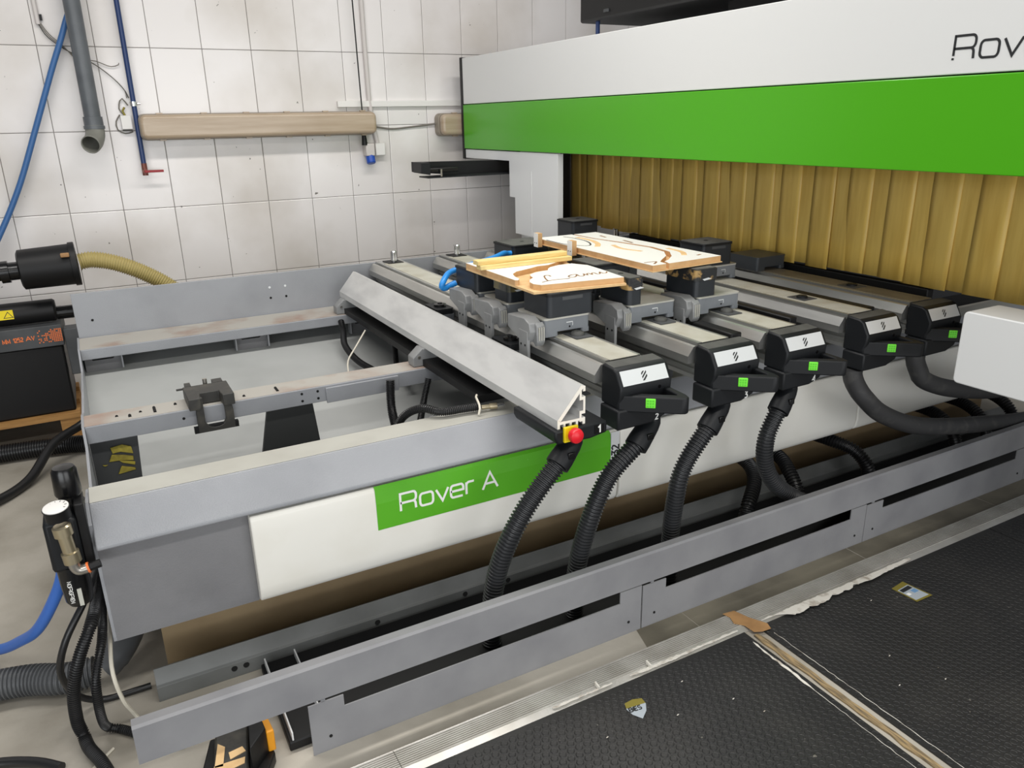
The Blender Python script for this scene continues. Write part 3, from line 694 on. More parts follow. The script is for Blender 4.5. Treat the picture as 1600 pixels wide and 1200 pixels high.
vac_hose(2, [(1.495,1.83,.6875),(1.43,HY,.612),(1.335,HY,.538),(1.282,HY,.46),(1.245,HY,.375),(1.222,HY+.01,.28),(1.212,HY+.02,.19),(1.21,HY+.025,.10),(1.21,HY+.025,.036)], 'ribbed black vacuum hose below the console marked two')
vac_hose(3, [(1.795,1.83,.6875),(1.730,HY,.607),(1.652,HY,.518),(1.615,HY,.45),(1.600,HY,.375),(1.598,HY+.01,.28),(1.603,HY+.02,.19),(1.608,HY+.025,.10),(1.608,HY+.025,.036)], 'ribbed black vacuum hose below the console marked three')
vac_hose(4, [(2.115,1.83,.6875),(2.058,HY,.607),(2.012,HY,.52),(2.005,HY,.44),(2.03,HY,.365),(2.085,HY,.295),(2.165,HY,.235),(2.26,HY+.02,.175),(2.38,HY+.03,.115),(2.5,HY+.04,.078),(2.62,HY+.04,.068)], 'curved black vacuum hose below the console marked four')
def plain_hose(pts, r, m, label, name='vacuum_hose', cat='hose', group=None, corr=False, n=16):
    mb = MB()
    if corr: mb.corr(pts, r, 0.012 if r > .02 else .0065, .0030 if r > .02 else .0016, n)
    else: mb.hose(pts, r, n)
    o = mb.build(name, m, None, 0, True); return tag(o, label, cat, group)
plain_hose([(2.45,1.83,.683),(2.451,1.829,.655),(2.468,1.818,.612),(2.50,1.80,.565),(2.60,1.79,.485),(2.78,1.78,.405),(3.0,1.78,.350),(3.3,1.78,.30),(3.65,1.78,.25),(4.1,1.80,.22)], .036, 'rubber_hose', 'smooth dark rubber hose curving right along the bed above the guard rail')
plain_hose([(2.82,1.83,.683),(2.821,1.829,.655),(2.838,1.82,.612),(2.86,1.81,.575),(2.96,1.80,.53),(3.12,1.80,.485),(3.35,1.80,.44),(3.7,1.82,.40)], .036, 'rubber_hose', 'smooth dark rubber hose from the rightmost console running behind the white guard')
for pts, l in (([(2.30,2.26,.215),(2.26,2.12,.215),(2.20,2.03,.19),(2.10,1.96,.13),(2.08,1.955,.036)], 'ribbed hose behind the curved hose of the console marked four'),
               ([(2.44,2.26,.215),(2.43,2.12,.215),(2.40,2.03,.185),(2.385,1.965,.12),(2.385,1.965,.036)], 'upright ribbed hose right of the curved hose'),
               ([(2.74,2.26,.215),(2.76,2.12,.215),(2.80,2.03,.19),(2.83,1.975,.12),(2.83,1.975,.036)], 'short bent ribbed hose below the seam of the white panels'),
               ([(3.46,2.26,.215),(3.46,2.12,.215),(3.45,2.02,.18),(3.45,1.97,.10),(3.45,1.97,.036)], 'ribbed hose left of the others below the white guard'),
               ([(3.70,2.26,.215),(3.70,2.12,.215),(3.69,2.02,.18),(3.69,1.97,.10),(3.69,1.97,.036)], 'ribbed hose in the middle below the white guard'),
               ([(3.94,2.26,.215),(3.94,2.12,.215),(3.93,2.02,.18),(3.93,1.97,.10),(3.93,1.97,.036)], 'ribbed hose at the right edge below the white guard')):
    plain_hose(pts, .029, 'hose_dark', l, corr=True, group='ribbed hoses behind the guard rail')

# ================================================================== gantry
GX = 2.42
g = thing('gantry', 'large white gantry with green band, amber strip curtain and black trim', 'machine', (2.9, 3.0, 0))
GY0, GY1 = 0.55, 5.15
B(GX+.0205, 3.55, GY0, GY1-.035, 1.42, 1.985).build('cover_body', 'black_body', g)
wp = B(GX, GX+.02, GY0, GY1-.034, 1.7045, 1.998).build('upper_panel', 'gantry_white', g, 0.003)
B(GX+.02, 3.55, GY0, GY1-.034, 1.985, 1.998).build('top_panel', 'gantry_white', g)
B(GX-.004, GX+.02, GY0, GY1-.034, 1.414, 1.700).build('green_panel', 'gantry_green', g, 0.003)
B(GX-.004, 3.55, GY1-.034, GY1, 1.345, 2.003).build('end_trim', 'black', g, 0.002)
text('@over', (GX-.0002, 1.600, 1.747), (0,-1,0), (0,0,1), .066, .11, .0008, .80).build('lettering', 'ink', wp)
# pale skirt panel at the rear end
sk_ = MB().prism([(GY1-.034,1.409),(3.90,1.409),(3.90,.905),(4.41,.905),(4.41,1.13),(4.48,1.13),(4.48,1.352),(GY1-.034,1.352)], 'x', GX+.004, GX+.020).build('skirt_panel', 'light_grey', g, 0.001)
B(GX+.0045, GX+.040, 3.897, 3.8998, .906, 1.408).build('skirt_edge', 'gantry_white', sk_)
B(GX+.0022, GX+.004, 4.198, 4.202, .91, 1.30).build('skirt_seam', 'gantry_white', sk_)
B(2.74, 2.84, 4.53, 4.90, 0.0, 1.42).build('column', 'light_grey', g, 0.003)
B(2.92, 3.00, 4.66, 4.84, 0.0, 1.42).build('frame_post', 'black', g)
# strip curtain
CX = 3.03
B(CX-.02, CX+.03, 0.9, 4.74, 1.42, 1.47).build('curtain_rail', 'black', g)
sm = {}
y = 4.70; k = 0
while y > 1.05:
    wd = .125
    a = random.uniform(-.10, .10); zb = .905+random.uniform(-.006, .008); 
    mb = MB(); n = 6; off = .004*(k % 2)+random.uniform(0, .002)
    for i in range(n):
        t_ = i/(n-1); t2 = (i+1)/(n-1)
    vs = []; fs = []
    rows = 5
    for r_ in range(rows):
        zz = 1.425+(zb-1.425)*r_/(rows-1); sw = (r_/(rows-1))
        for i in range(n):
            t_ = i/(n-1)
            vs.append((CX+off-.003*math.sin(math.pi*t_)+a*.10*sw*(t_-.5)+random.uniform(-.0008,.0008)*sw, y-wd*t_+.006*math.sin(3*k)*sw, zz))
    for r_ in range(rows-1):
        for i in range(n-1):
            q = r_*n+i; fs.append((q, q+1, q+n+1, q+n))
    mb.add(vs, fs); st_ = mb.build('curtain_strip', 'curtain', g, 0, True)
    so = st_.modifiers.new('thickness', 'SOLIDIFY'); so.thickness = .002
    y -= .100+random.uniform(-.020, .015); k += 1
B(3.20, 3.5, 1.0, 4.66, .905, 1.42).build('inner_body', 'black_body', g)
# front guard
MB().prism(rr(0.62, 1.448, .742, .985, .016, 5), 'x', 2.45, 2.62).build('front_guard', 'gantry_white', g, 0.004)
B(3.15, 3.5, 0.60, 0.98, .02, 1.42).build('front_column', 'light_grey', g, 0.003)
B(2.62, 3.5, 0.66, 0.90, .78, .95).build('guard_arm', 'light_grey', g, 0.003)
# black carriage on top
MB().prism([(2.62,3.98),(2.62,1.2),(3.4,1.2),(3.4,3.98)], 'z', 2.10, 2.75).build('spindle_housing', 'black_body', g, 0.012)
B(2.80, 3.2, 1.6, 3.0, 1.998, 2.11).build('housing_foot', 'black', g)
MB().cyl((2.66, 3.86, 1.998), (2.66, 3.86, 2.11), .012, 12).build('housing_rod', 'blue_pipe', g)
B(2.612, 2.62, 3.70, 3.74, 2.13, 2.145).build('housing_catch', 'dark_grey', g)
# black cable arm below the gantry end
MB().prism([(1.84,1.302),(1.84,1.362),(2.415,1.350),(2.52,1.350),(2.56,1.275),(2.05,1.268),(2.04,1.28)], 'y', 4.66, 4.68).build('arm_back', 'black', g)
MB().prism([(1.84,1.300),(1.84,1.362),(1.90,1.362),(1.90,1.288)], 'y', 4.52, 4.66).build('arm_head', 'black_plastic', g, 0.003)
B(1.88, 2.56, 4.52, 4.66, 1.268, 1.276).build('arm_tray', 'black_plastic', g)
MB().prism([(1.90,1.300),(2.10,1.300),(2.10,1.325),(1.90,1.325)], 'y', 4.54, 4.60).build('arm_cable', 'black_gloss', g, 0.004)
B(1.965, 1.975, 4.515, 4.52, 1.276, 1.32).build('arm_screw', 'steel', g)

# ================================================================== things on the wall
t = thing('drain_pipe', 'thick grey plastic drain pipe hanging down the wall with open elbow', 'pipe', (.137, 5.18, 1.50))
MB().tube([(.140,5.18,3.6),(.137,5.18,1.66),(.137,5.18,1.659),(.137,5.18,1.60)], [.043,.043,.050,.050], 24).build('pipe', 'pvc_grey', t, 0, True)
MB().lathe((.137,5.18,1.612), (0,0,-1), [(0,.050),(.001,.055),(.018,.055),(.0185,.048)], 24).build('collar', 'pvc_grey', t, smooth_=True)
el = smooth([(.137,5.18,1.61),(.135,5.17,1.565),(.120,5.13,1.53),(.100,5.08,1.512)], 6)
MB().tube(el, .050, 24, caps=False).build('elbow', 'pvc_old', t, 0, True).modifiers.new('thickness', 'SOLIDIFY').thickness = .005
t = thing('compressed_air_pipe', 'thin dark blue wall pipe ending in a red handled valve', 'pipe', (.365, 5.25, 1.33))
MB().tube([(.362,5.25,3.6),(.365,5.25,1.39)], .0145, 14).build('pipe', 'blue_pipe', t, 0, True)
MB().cyl((.3645,5.25,1.715), (.3645,5.25,1.74), .020, 16).build('clamp_ring', 'chrome', t)
MB().cyl((.3645,5.25,1.728), (.40,5.25,1.728), .006, 10).build('clamp_bolt', 'chrome', t)
v = MB(); v.cyl((.3655,5.25,1.395), (.3655,5.25,1.325), .016, 14); v.cyl((.3655,5.25,1.35), (.3655,5.215,1.35), .014, 12)
v = v.build('valve_body', 'brass_red', t); B(.36, .465, 5.205, 5.216, 1.342, 1.356).build('valve_handle', 'red_dark', v, 0.002)
plain_hose([(.16,5.26,2.7),(.14,5.25,2.3),(.083,5.24,2.13),(-.022,5.235,1.90),(-.154,5.23,1.60),(-.289,5.22,1.30),(-.431,5.20,1.045),(-.56,5.1,.85),(-.7,5.0,.7)], .0155, 'blue_hose', 'slack blue air hose hanging on the tiled wall behind the drain pipe', 'air_hose')
t = thing('cable_conduit', 'white wall conduit at the top left with loose grey wires', 'conduit', (-.04, 5.28, 1.7))
MB().tube([(-.05,5.285,3.4),(-.041,5.285,2.14)], .012, 12).build('tube', 'conduit_white', t, 0, True)
B(-.028, -.016, 5.28, 5.30, 2.16, 2.19).build('clip', 'black', t)
for k in range(3):
    e = .006*k
    MB().hose([(-.04+e,5.285,2.145),(-.01+e,5.28,2.08+e),(.06,5.28,2.02+e),(.12,5.285,1.985-2*e),(.20,5.285,1.94+.02*(k == 2)),(.28,5.285,1.93-.06*(k < 2)),(.33,5.285,1.945-.14*(k < 2)),(.345-.01*k,5.285,1.95-.19*(k < 2))], .0026, 6).build('wire', 'wire_grey' if k else 'wire_dark', t, 0, True)
t = thing('junction_box', 'small white junction box hanging open beside the blue pipe', 'junction box', (.31, 5.285, 1.585))
B(.283, .340, 5.262, 5.292, 1.588, 1.665).build('box', 'white_plastic', t, 0.003)
B(.286, .338, 5.262, 5.29, 1.580, 1.587).build('lid_edge', 'wire_dark', t)
MB().hose([(.31,5.285,1.665),(.285,5.285,1.70),(.305,5.285,1.76),(.335,5.285,1.72)], .004, 6).build('wire', 'wire_grey', t, 0, True)
MB().hose([(.31,5.28,1.665),(.30,5.28,1.70),(.315,5.28,1.71)], .006, 8).build('earth_wire', 'gold', t, 0, True)
MB().hose([(.284,5.29,1.67),(.258,5.293,1.63),(.262,5.293,1.585),(.30,5.293,1.565),(.34,5.293,1.575)], .004, 6).build('loop_wire', 'wire_grey', t, 0, True)
def lamp(x0, x1, z0, z1, label):
    t = thing('wall_lamp', label, 'lamp', ((x0+x1)/2, 5.25, z0), 'sealed tube lamps on the wall')
    MB().prism(rr(x0, x1, z0, z1, .035, 5), 'y', 5.225, 5.298).build('housing', 'lamp_tub', t, 0.004)
    MB().prism(rr(x0+.004, x1-.004, z0+.006, z1-.006, .034, 5), 'y', 5.165, 5.225).build('diffuser', 'lamp_cover', t, 0.022, seg=4)
    n = 6
    for k in range(n):
        x = x0+.10+(x1-x0-.2)*k/(n-1)
        for z in (z0-.004, z1-.004): B(x, x+.035, 5.205, 5.235, z, z+.008).build('clip', 'lamp_cover', t)
    return t
lamp(.372, 1.812, 1.523, 1.672, 'long grimy beige sealed tube lamp on the tiled wall'); lamp(2.275, 3.70, 1.498, 1.650, 'beige sealed tube lamp mostly hidden behind the gantry end')
t = thing('socket_outlet', 'industrial wall socket with blue cap and a black plug on its cable', 'socket', (1.77, 5.27, 1.34))
B(1.738, 1.800, 5.225, 5.298, 1.385, 1.465).build('housing', 'conduit_white', t, 0.006)
MB().lathe((1.772,5.255,1.388), (0,-.35,-1), [(0,.030),(.05,.030),(.055,.026),(.0555,.001)], 20).build('blue_cap', 'blue_cap', t, smooth_=True)
MB().tube([(1.736,5.24,1.60),(1.735,5.24,1.585),(1.734,5.24,1.52),(1.736,5.24,1.455)], [.006,.012,.014,.020], 14).build('plug', 'black', t, 0, True)
MB().tube([(1.722,5.24,3.4),(1.726,5.24,2.34),(1.736,5.24,1.60)], .0045, 8).build('cable', 'black', t, 0, True)
o = B(1.816, 1.884, 5.255, 5.299, 1.385, 1.465).build('wall_box', 'white_plastic', None, 0.004); tag(o, 'small square white box on the wall beside the blue socket', 'junction box')
o = MB().tube([(1.80,5.285,3.4),(1.80,5.285,2.1),(1.804,5.285,1.74),(1.815,5.285,1.62),(1.83,5.285,1.52),(1.84,5.285,1.466)], .015, 12).build('cable_conduit', 'conduit_white', None, 0, True); tag(o, 'pale vertical conduit tube running down the wall to the socket', 'conduit')
o = B(1.585, 3.3, 5.272, 5.299, 1.698, 1.735).build('cable_trunking', 'white_plastic', None, 0.002); tag(o, 'white horizontal cable trunking on the wall above the lamps', 'trunking')
plain_hose([(1.82,5.29,1.575),(1.95,5.29,1.555),(2.1,5.29,1.565),(2.276,5.28,1.582)], .006, 'wire_grey', 'grey wire on the wall linking the two tube lamps', 'lamp_wire', 'wire', n=8)

# ================================================================== pump corner at the left
t = thing('wooden_pallet', 'worn wooden pallet under the black vacuum pump', 'pallet', (-.75, 4.85, 0))
for y in (4.55, 4.80, 5.05): B(-1.5, -.20, y, y+.10, .125, .150).build('deck_board', 'pallet_wood', t)
for x in (-1.45, -.86, -.30): B(x, x+.10, 4.555, 5.145, .02, .125).build('bearer', 'pallet_wood', t)
for x in (-1.46, -.87, -.31): B(x, x+.12, 4.55, 5.15, .0, .02).build('bottom_board', 'pallet_wood', t)
t = thing('vacuum_pump', 'black vacuum pump with orange lettering standing on a pallet', 'pump', (-.7, 4.85, .15))
B(-1.2, -.215, 4.60, 5.12, .1502, .52).build('casing', 'black_body', t, 0.01)
hd = B(-1.2, -.205, 4.585, 5.10, .52, .632).build('grille_band', 'dark_grey', t, 0.004)
text('MM 1252 AV', (-.475, 4.5845, .563), (1,0,.03), (0,0,1), .021, .2, .0008, .82).build('lettering', 'orange', hd)
mb = MB()
for a in range(13):
    for b in range(8):
        if random.random() < .45+.05*a: mb.box(-.318+a*.0086, -.312+a*.0086, 4.5838, 4.585, .545+b*.0088, .551+b*.0088)
mb.build('dot_pattern', 'orange', hd)
MB().tube([(-1.2,4.68,.690),(-.225,4.68,.695),(-.215,4.68,.695)], [.058,.058,.050], 24).build('motor', 'black', t, 0, True)
MB().cyl((-.215,4.68,.675), (-.13,4.68,.675), .035, 16).build('motor_spigot', 'black_gloss', t)
B(-.20, -.135, 4.60, 4.70, .35, .60).build('side_fitting', 'dark_grey', t, 0.004)
lb = B(-.55, -.405, 4.6205, 4.6225, .680, .728).build('warning_label', 'yellow', t)
mb = MB(); mb.ribbon([(-.448,.689),(-.428,.719),(-.408,.689)], .003, (0,4.6205,0), (1,0,0), (0,0,1), .0005, closed=True); mb.build('warning_triangle', 'ink', lb)
t = thing('filter_canister', 'black cylindrical filter canister above the pump with a chipped edge', 'filter', (-.2, 4.62, .82))
MB().lathe((-.335,4.62,.925), (1,0,.03), [(0,.085),(.008,.100),(.235,.105),(.236,.112),(.262,.112),(.264,.108),(.2645,.03)], 30).build('canister', 'black', t, smooth_=True)
MB().lathe((-.62,4.62,.915), (1,0,.03), [(0,.05),(.17,.05),(.172,.042),(.20,.042),(.202,.055),(.24,.055),(.242,.045),(.29,.045)], 24).build('inlet_pipe', 'black_gloss', t, smooth_=True)
B(-.14, -.10, 4.50, 4.53, .985, 1.005).build('chipped_patch', 'tape_brown', t, 0.004)
plain_hose([(-.064,4.62,.94),(0,4.62,.945),(.10,4.61,.92),(.22,4.60,.86),(.34,4.58,.775),(.45,4.55,.66),(.52,4.5,.5),(.55,4.5,.3)], .044, 'yellow_hose', 'yellowish ribbed suction hose from the canister down behind the bed', 'suction_hose', corr=True)
plain_hose([(-1.0,4.42,.05),(-.6,4.40,.05),(-.3,4.36,.05),(-.16,4.30,.05)], .045, 'hose_dark', 'thick black ribbed hose on the floor before the pallet', 'suction_hose', corr=True)
plain_hose([(-.9,3.75,.03),(-.62,3.80,.03),(-.45,4.0,.03),(-.33,4.2,.12),(-.2,4.3,.16),(-.14,4.3,.2)], .022, 'hose_dark', 'black cable curving over the floor by the pallet', 'power_cable', 'cable')

# ================================================================== air preparation unit on the bed's end
t = thing('air_regulator', 'black air regulator and filter with white dial gauge on the bed end', 'regulator', (-.17, 2.1, .40))
B(-.224, -.150, 2.055, 2.15, .53, .672).build('body', 'black_plastic', t, 0.010)
B(-.150, -.128, 2.07, 2.16, .52, .70).build('mounting', 'black', t, 0.003)
MB().lathe((-.158,2.135,.655), (0,0,1), [(0,.030),(.03,.034),(.031,.026),(.05,.026),(.052,.030),(.058,.032),(.118,.030),(.128,.025),(.131,.002)], 28).build('knob', 'black_gloss', t, smooth_=True)
gg = MB().lathe((-.183,2.045,.682), (-.05,-.15,1), [(0,.012),(.006,.012),(.0065,.029),(.03,.029),(.034,.031),(.036,.031)], 28).build('gauge_case', 'black', t, smooth_=True)
gd = Vector((-.05,-.15,1)).normalized(); gp = Vector((-.183,2.045,.682))+gd*.036
MB().lathe(gp, gd, [(0,.029),(.002,.029),(.0025,.027)], 28).build('gauge_dial', 'white_plastic', gg, smooth_=True)
mb = MB()
for k in range(-4, 5):
    an = math.radians(90+k*30); c_ = gp+gd*.0026; Ux = Vector((1,0,.1)).normalized(); Vy = gd.cross(Ux)
    p0, p1 = (c_+Ux*math.cos(an)*.020+Vy*math.sin(an)*.020), (c_+Ux*math.cos(an)*.025+Vy*math.sin(an)*.025)
    mb.tube([p0, p1], .0006, 5)
mb.build('dial_ticks', 'ink', gg)
MB().lathe((-.182,2.032,.672), (.08,-.02,-1), [(0,.017),(.004,.022),(.028,.022),(.03,.016),(.075,.016),(.077,.021),(.105,.021),(.107,.014)], 20).build('fitting', 'brass', t, smooth_=True)
MB().tube(smooth([(-.174,2.03,.572),(-.172,2.03,.552),(-.164,2.03,.540),(-.145,2.03,.540)], 5), .0135, 14).build('elbow_fitting', 'steel', t, 0, True)
MB().cyl((-.146,2.03,.540), (-.141,2.03,.541), .0142, 16).build('elbow_ring', 'orange', t); MB().cyl((-.141,2.03,.541), (-.115,2.03,.545), .011, 14).build('push_fitting', 'black', t)
bw = MB().lathe((-.184,2.09,.535), (.02,0,-1), [(0,.036),(.06,.036),(.105,.033),(.118,.026),(.120,.010),(.128,.009)], 24).build('filter_bowl', 'black_gloss', t, smooth_=True)
B(-.182, -.172, 2.0525, 2.057, .425, .475).build('sight_glass', 'clear_bowl', bw)
text('NORGREN', (-.200, 2.0545, .500), (0,0,-1), (1,0,0), .0085, .16, .0006).build('lettering', 'white_ink', bw)
plain_hose([(-.205,2.178,.56),(-.215,2.178,.47),(-.250,2.20,.385),(-.316,2.28,.258),(-.386,2.40,.162),(-.454,2.50,.094),(-.55,2.62,.04),(-.70,2.75,.018),(-.95,2.9,.018)], .016, 'blue_floor', 'blue air hose from the regulator sweeping over the concrete floor', 'air_hose')

# ================================================================== cables on the floor, front left
plain_hose([(-1.0,2.40,.055),(-.6,2.39,.055),(-.40,2.36,.055),(-.29,2.31,.055),(-.208,2.297,.056)], .046, 'hose_grey', 'thick grey ribbed hose lying on the floor at the lower left', 'suction_hose', corr=True)
o = MB().tube(smooth([(-.178,2.303,.062),(-.16,2.31,.072),(-.11,2.36,.11),(-.07,2.44,.16)], 6), [.046]*7+[.050]*12, 24).build('duct_pipe', 'hose_grey', None, 0, True); tag(o, 'grey duct pipe slanting from the ribbed hose under the bed corner', 'pipe')
plain_hose([(-.142,2.40,.36),(-.152,2.25,.395),(-.180,2.16,.375),(-.242,2.12,.29),(-.270,2.13,.19),(-.25,2.195,.06),(-.19,2.21,.012),(-.10,2.205,.012),(-.065,2.205,.012)], .0095, 'hose_dark', 'smooth thin black cable looping out furthest from the bed corner', 'power_cable', 'cable', n=10)
plain_hose([(-.150,2.36,.33),(-.153,2.2,.35),(-.170,2.09,.345),(-.212,2.05,.275),(-.240,2.04,.19),(-.250,2.05,.09),(-.243,2.045,.04),(-.232,2.0,.028),(-.205,1.93,.028),(-.185,1.86,.022),(-.17,1.78,.020)], .0165, 'hose_dark', 'thicker black ribbed conduit curving from the bed corner to the lower edge', 'ribbed_conduit', 'conduit', corr=True)
plain_hose([(-.147,2.36,.285),(-.148,2.2,.30),(-.155,2.09,.285),(-.182,2.03,.22),(-.190,2.02,.15),(-.192,2.04,.07),(-.185,2.06,.028),(-.16,2.055,.015),(-.135,2.03,.015),(-.08,1.97,.015),(.0,1.91,.015)], .0125, 'hose_dark', 'thinner black ribbed conduit turning in behind the guard rail', 'ribbed_conduit', 'conduit', corr=True)
plain_hose([(-.137,2.30,.24),(-.138,2.15,.255),(-.143,2.03,.22),(-.133,2.02,.13),(-.118,2.06,.05),(-.112,2.08,.014),(-.100,2.05,.0062),(-.085,2.02,.0062)], .0055, 'cable_white', 'thin white cable dropping from the bed corner to the floor', 'thin_cable', 'cable', n=8)
plain_hose([(-.34,1.83,.005),(-.25,1.92,.005),(-.21,1.962,.005),(-.178,1.995,.005)], .004, 'cable_white', 'thin white cable lying straight across the floor under the conduits', 'thin_cable', 'cable', n=8)
plain_hose([(-.8,2.12,.016),(-.55,2.10,.016),(-.443,2.075,.016),(-.36,2.03,.016),(-.30,1.975,.016)], .014, 'hose_dark', 'black cable at the very bottom left corner of the floor', 'power_cable', 'cable', n=12)
# foot pedal
t = thing('foot_pedal', 'black foot pedal with peeling tape and amber side guard under the rail', 'pedal', (.10, 1.78, 0))
MB().prism([(.005,1.60),(.13,1.60),(.20,1.73),(.175,1.86),(.055,1.86),(.015,1.74)], 'z', .001, .035).build('base', 'black', t, 0.004)
MB().prism([(.03,1.62),(.115,1.62),(.155,1.84),(.07,1.85)], 'z', .035, .062).build('treadle', 'bracket_black', t, 0.006)
MB().prism([(.185,1.735),(.205,1.735),(.195,1.86),(.178,1.86)], 'z', .035, .10).build('side_guard', 'amber', t, 0.003)
MB().prism([(.135,1.68),(.185,1.735),(.178,1.86),(.16,1.85)], 'z', .035, .115).build('hood_side', 'black', t, 0.003)
for pts in ([(.05,1.72),(.07,1.715),(.085,1.78),(.07,1.80)], [(.04,1.69),(.12,1.70),(.125,1.72),(.05,1.725)], [(.09,1.73),(.13,1.74),(.125,1.76),(.09,1.755)]):
    MB().prism(pts, 'z', .0622, .064).build('tape_piece', 'mdf_cut', t)
plain_hose([(.10,1.863,.02),(.10,1.90,.008),(.12,1.97,.006),(.16,2.06,.006)], .005, 'hose_dark', 'short black lead running from the foot pedal under the rail', 'pedal_lead', 'cable', n=8)

# ================================================================== carriage bracket on the middle rail and cables inside the bed
t = thing('slide_bracket', 'black cast slide bracket clamped on the middle rail inside the bed', 'bracket', (.28, 2.82, .6615))
MB().prism([(.205,2.74),(.245,2.74),(.250,2.80),(.315,2.80),(.318,2.74),(.358,2.74),(.358,2.90),(.205,2.90)], 'z', .6625, .705).build('upper_plate', 'bracket_black', t, 0.003)
MB().prism([(.215,2.90),(.235,2.90),(.235,2.945),(.215,2.945)], 'z', .672, .705).build('ear', 'bracket_black', t); B(.31, .345, 2.90, 2.945, .672, .705).build('ear', 'bracket_black', t)
MB().cyl((.185,2.925,.69), (.215,2.925,.69), .004, 8).build('pin', 'bracket_black', t); MB().cyl((.345,2.925,.69), (.36,2.925,.69), .007, 8).build('pin', 'bracket_black', t)
MB().cyl((.285,2.915,.69), (.285,2.915,.72), .008, 12).build('screw', 'steel', t)
fr = MB().prism([(.226,.572),(.350,.572),(.350,.640),(.342,.700),(.322,.700),(.322,.612)]+[(.287+.035*math.cos(math.radians(a)), .612-.026*math.sin(math.radians(a))) for a in range(15, 180, 15)]+[(.252,.612),(.252,.700),(.232,.700),(.226,.640)], 'y', 2.752, 2.7730)
fr.build('yoke', 'bracket_black', t, 0.002)
B(.212, .362, 2.7540, 2.7732, .572, .594).build('lower_jaw', 'black', t)
def inner(pts, r, m, label, corr=False):
    return plain_hose(pts, r, m, label, 'inner_cable', 'cable', 'cables inside the bed', corr, 10)
inner([(1.06,3.80,.64),(1.05,3.74,.60),(1.02,3.62,.56),(1.03,3.45,.522),(1.08,3.25,.502)], .016, 'hose_dark', 'spiral wrapped black cable hanging from the rear rail inside the bed', True)
inner([(1.20,3.45,.645),(1.19,3.38,.59),(1.16,3.28,.52),(1.14,3.12,.49)], .013, 'hose_dark', 'black cable hanging below the triangular profile, behind the middle rail', True)
inner([(.93,2.72,.655),(.92,2.70,.55),(.91,2.62,.47),(.89,2.50,.435)], .018, 'hose_dark', 'thick black wrapped cable dropping in front of the middle rail', True)
inner([(1.08,2.70,.64),(1.04,2.67,.55),(.98,2.58,.47),(.94,2.46,.48),(.93,2.36,.56),(.935,2.32,.63)], .014, 'hose_dark', 'black wrapped cable crossing diagonally below the triangular profile', True)
inner([(.80,2.36,.56),(.83,2.33,.65),(.88,2.28,.69),(.93,2.235,.682),(1.00,2.225,.681),(1.068,2.215,.681)], .0145, 'hose_dark', 'black wrapped cable resting on top of the front beam', True)
inner([(1.09,3.5,.655),(1.02,3.44,.60),(.965,3.40,.55),(.95,3.36,.505)], .004, 'cable_white', 'thin white wire curling down from the triangular profile')
inner([(1.085,2.275,.70),(1.075,2.26,.70),(1.055,2.19,.69),(1.045,2.18,.667)], .004, 'cable_white', 'thin white wire by the metal connector on the front beam')
t = thing('cable_connector', 'small metal cable connector lying on the front beam near the profile', 'connector', (1.11, 2.21, .6605))
MB().tube([(1.0715,2.213,.677),(1.10,2.208,.677),(1.101,2.208,.677),(1.125,2.202,.677)], [.008,.008,.011,.011], 12).build('shell', 'brass', t); MB().tube([(1.125,2.202,.677),(1.15,2.196,.678)], .009, 12).build('nut', 'chrome', t)

# ================================================================== floor mats, ramp strip and litter
mA = thing('rubber_mat', 'black coin pattern rubber mat left of the worn seam', 'mat', (.6, .6, 0), 'black rubber floor mats')
mB = thing('rubber_mat', 'black coin pattern rubber mat right of the worn seam', 'mat', (2.8, .6, 0), 'black rubber floor mats')
mC = thing('rubber_mat', 'piece of black rubber mat beyond the cut at the right edge', 'mat', (3.6, .6, 0), 'black rubber floor mats')
def coins(x0, x1, y0, y1):
    mb = MB(); p = .0258; r0, r1 = .0108, .0092; n = 10; z = .0045; j = 0; y = y0+p/2
    cs = [(math.cos(2*math.pi*k/n), math.sin(2*math.pi*k/n)) for k in range(n)]
    fs = [(k, (k+1) % n, n+(k+1) % n, n+k) for k in range(n)]+[(n+k, n+(k+1) % n, 2*n+(k+1) % n, 2*n+k) for k in range(n)]+[tuple(range(2*n, 3*n))]
    while y < y1-p/2:
        x = x0+p/2+(p/2 if j % 2 else 0)
        while x < x1-p/2:
            mb.add([(x+r0*c, y+r0*s_, z) for c, s_ in cs]+[(x+r1*c, y+r1*s_, z+.0016) for c, s_ in cs]+[(x+(r1-.0014)*c, y+(r1-.0014)*s_, z+.0009) for c, s_ in cs], fs); x += p
        y += p*.866; j += 1
    return mb
for t, x0, x1 in ((mA, -.9, 1.655), (mB, 1.715, 2.98), (mC, 2.985, 4.1)):
    B(x0, x1, .1, 1.512, .0005, .0045).build('sheet', 'rubber_mat', t)
    vx0 = max(x0, .3); c = coins(vx0, x1, .62 if t is not mC else 1.0, 1.508).build('coin_studs', 'rubber_mat', t); c['kind'] = 'stuff'
def ramp(x0, x1, label):
    pts = [(1.512,.0046),(1.535,.009)]
    y = 1.537
    while y < 1.598:
        pts += [(y,.0080),(y+.0006,.0115),(y+.0040,.0115),(y+.0046,.0080)]; y += .0072
    pts += [(1.604,.009),(1.608,.0005),(1.5125,.0005)]
    o = MB().prism(pts, 'x', x0, x1).build('threshold_strip', 'ramp_alu'); tag(o, label, 'threshold strip', 'ribbed aluminium threshold strips')
ramp(-.6, .478, 'ribbed aluminium threshold strip at the bottom edge, leftmost piece'); ramp(.480, 1.676, 'ribbed aluminium threshold strip left of the brown torn tape')
ramp(1.678, 2.93, 'ribbed aluminium threshold strip right of the brown torn tape'); ramp(2.932, 4.1, 'ribbed aluminium threshold strip at the right edge')
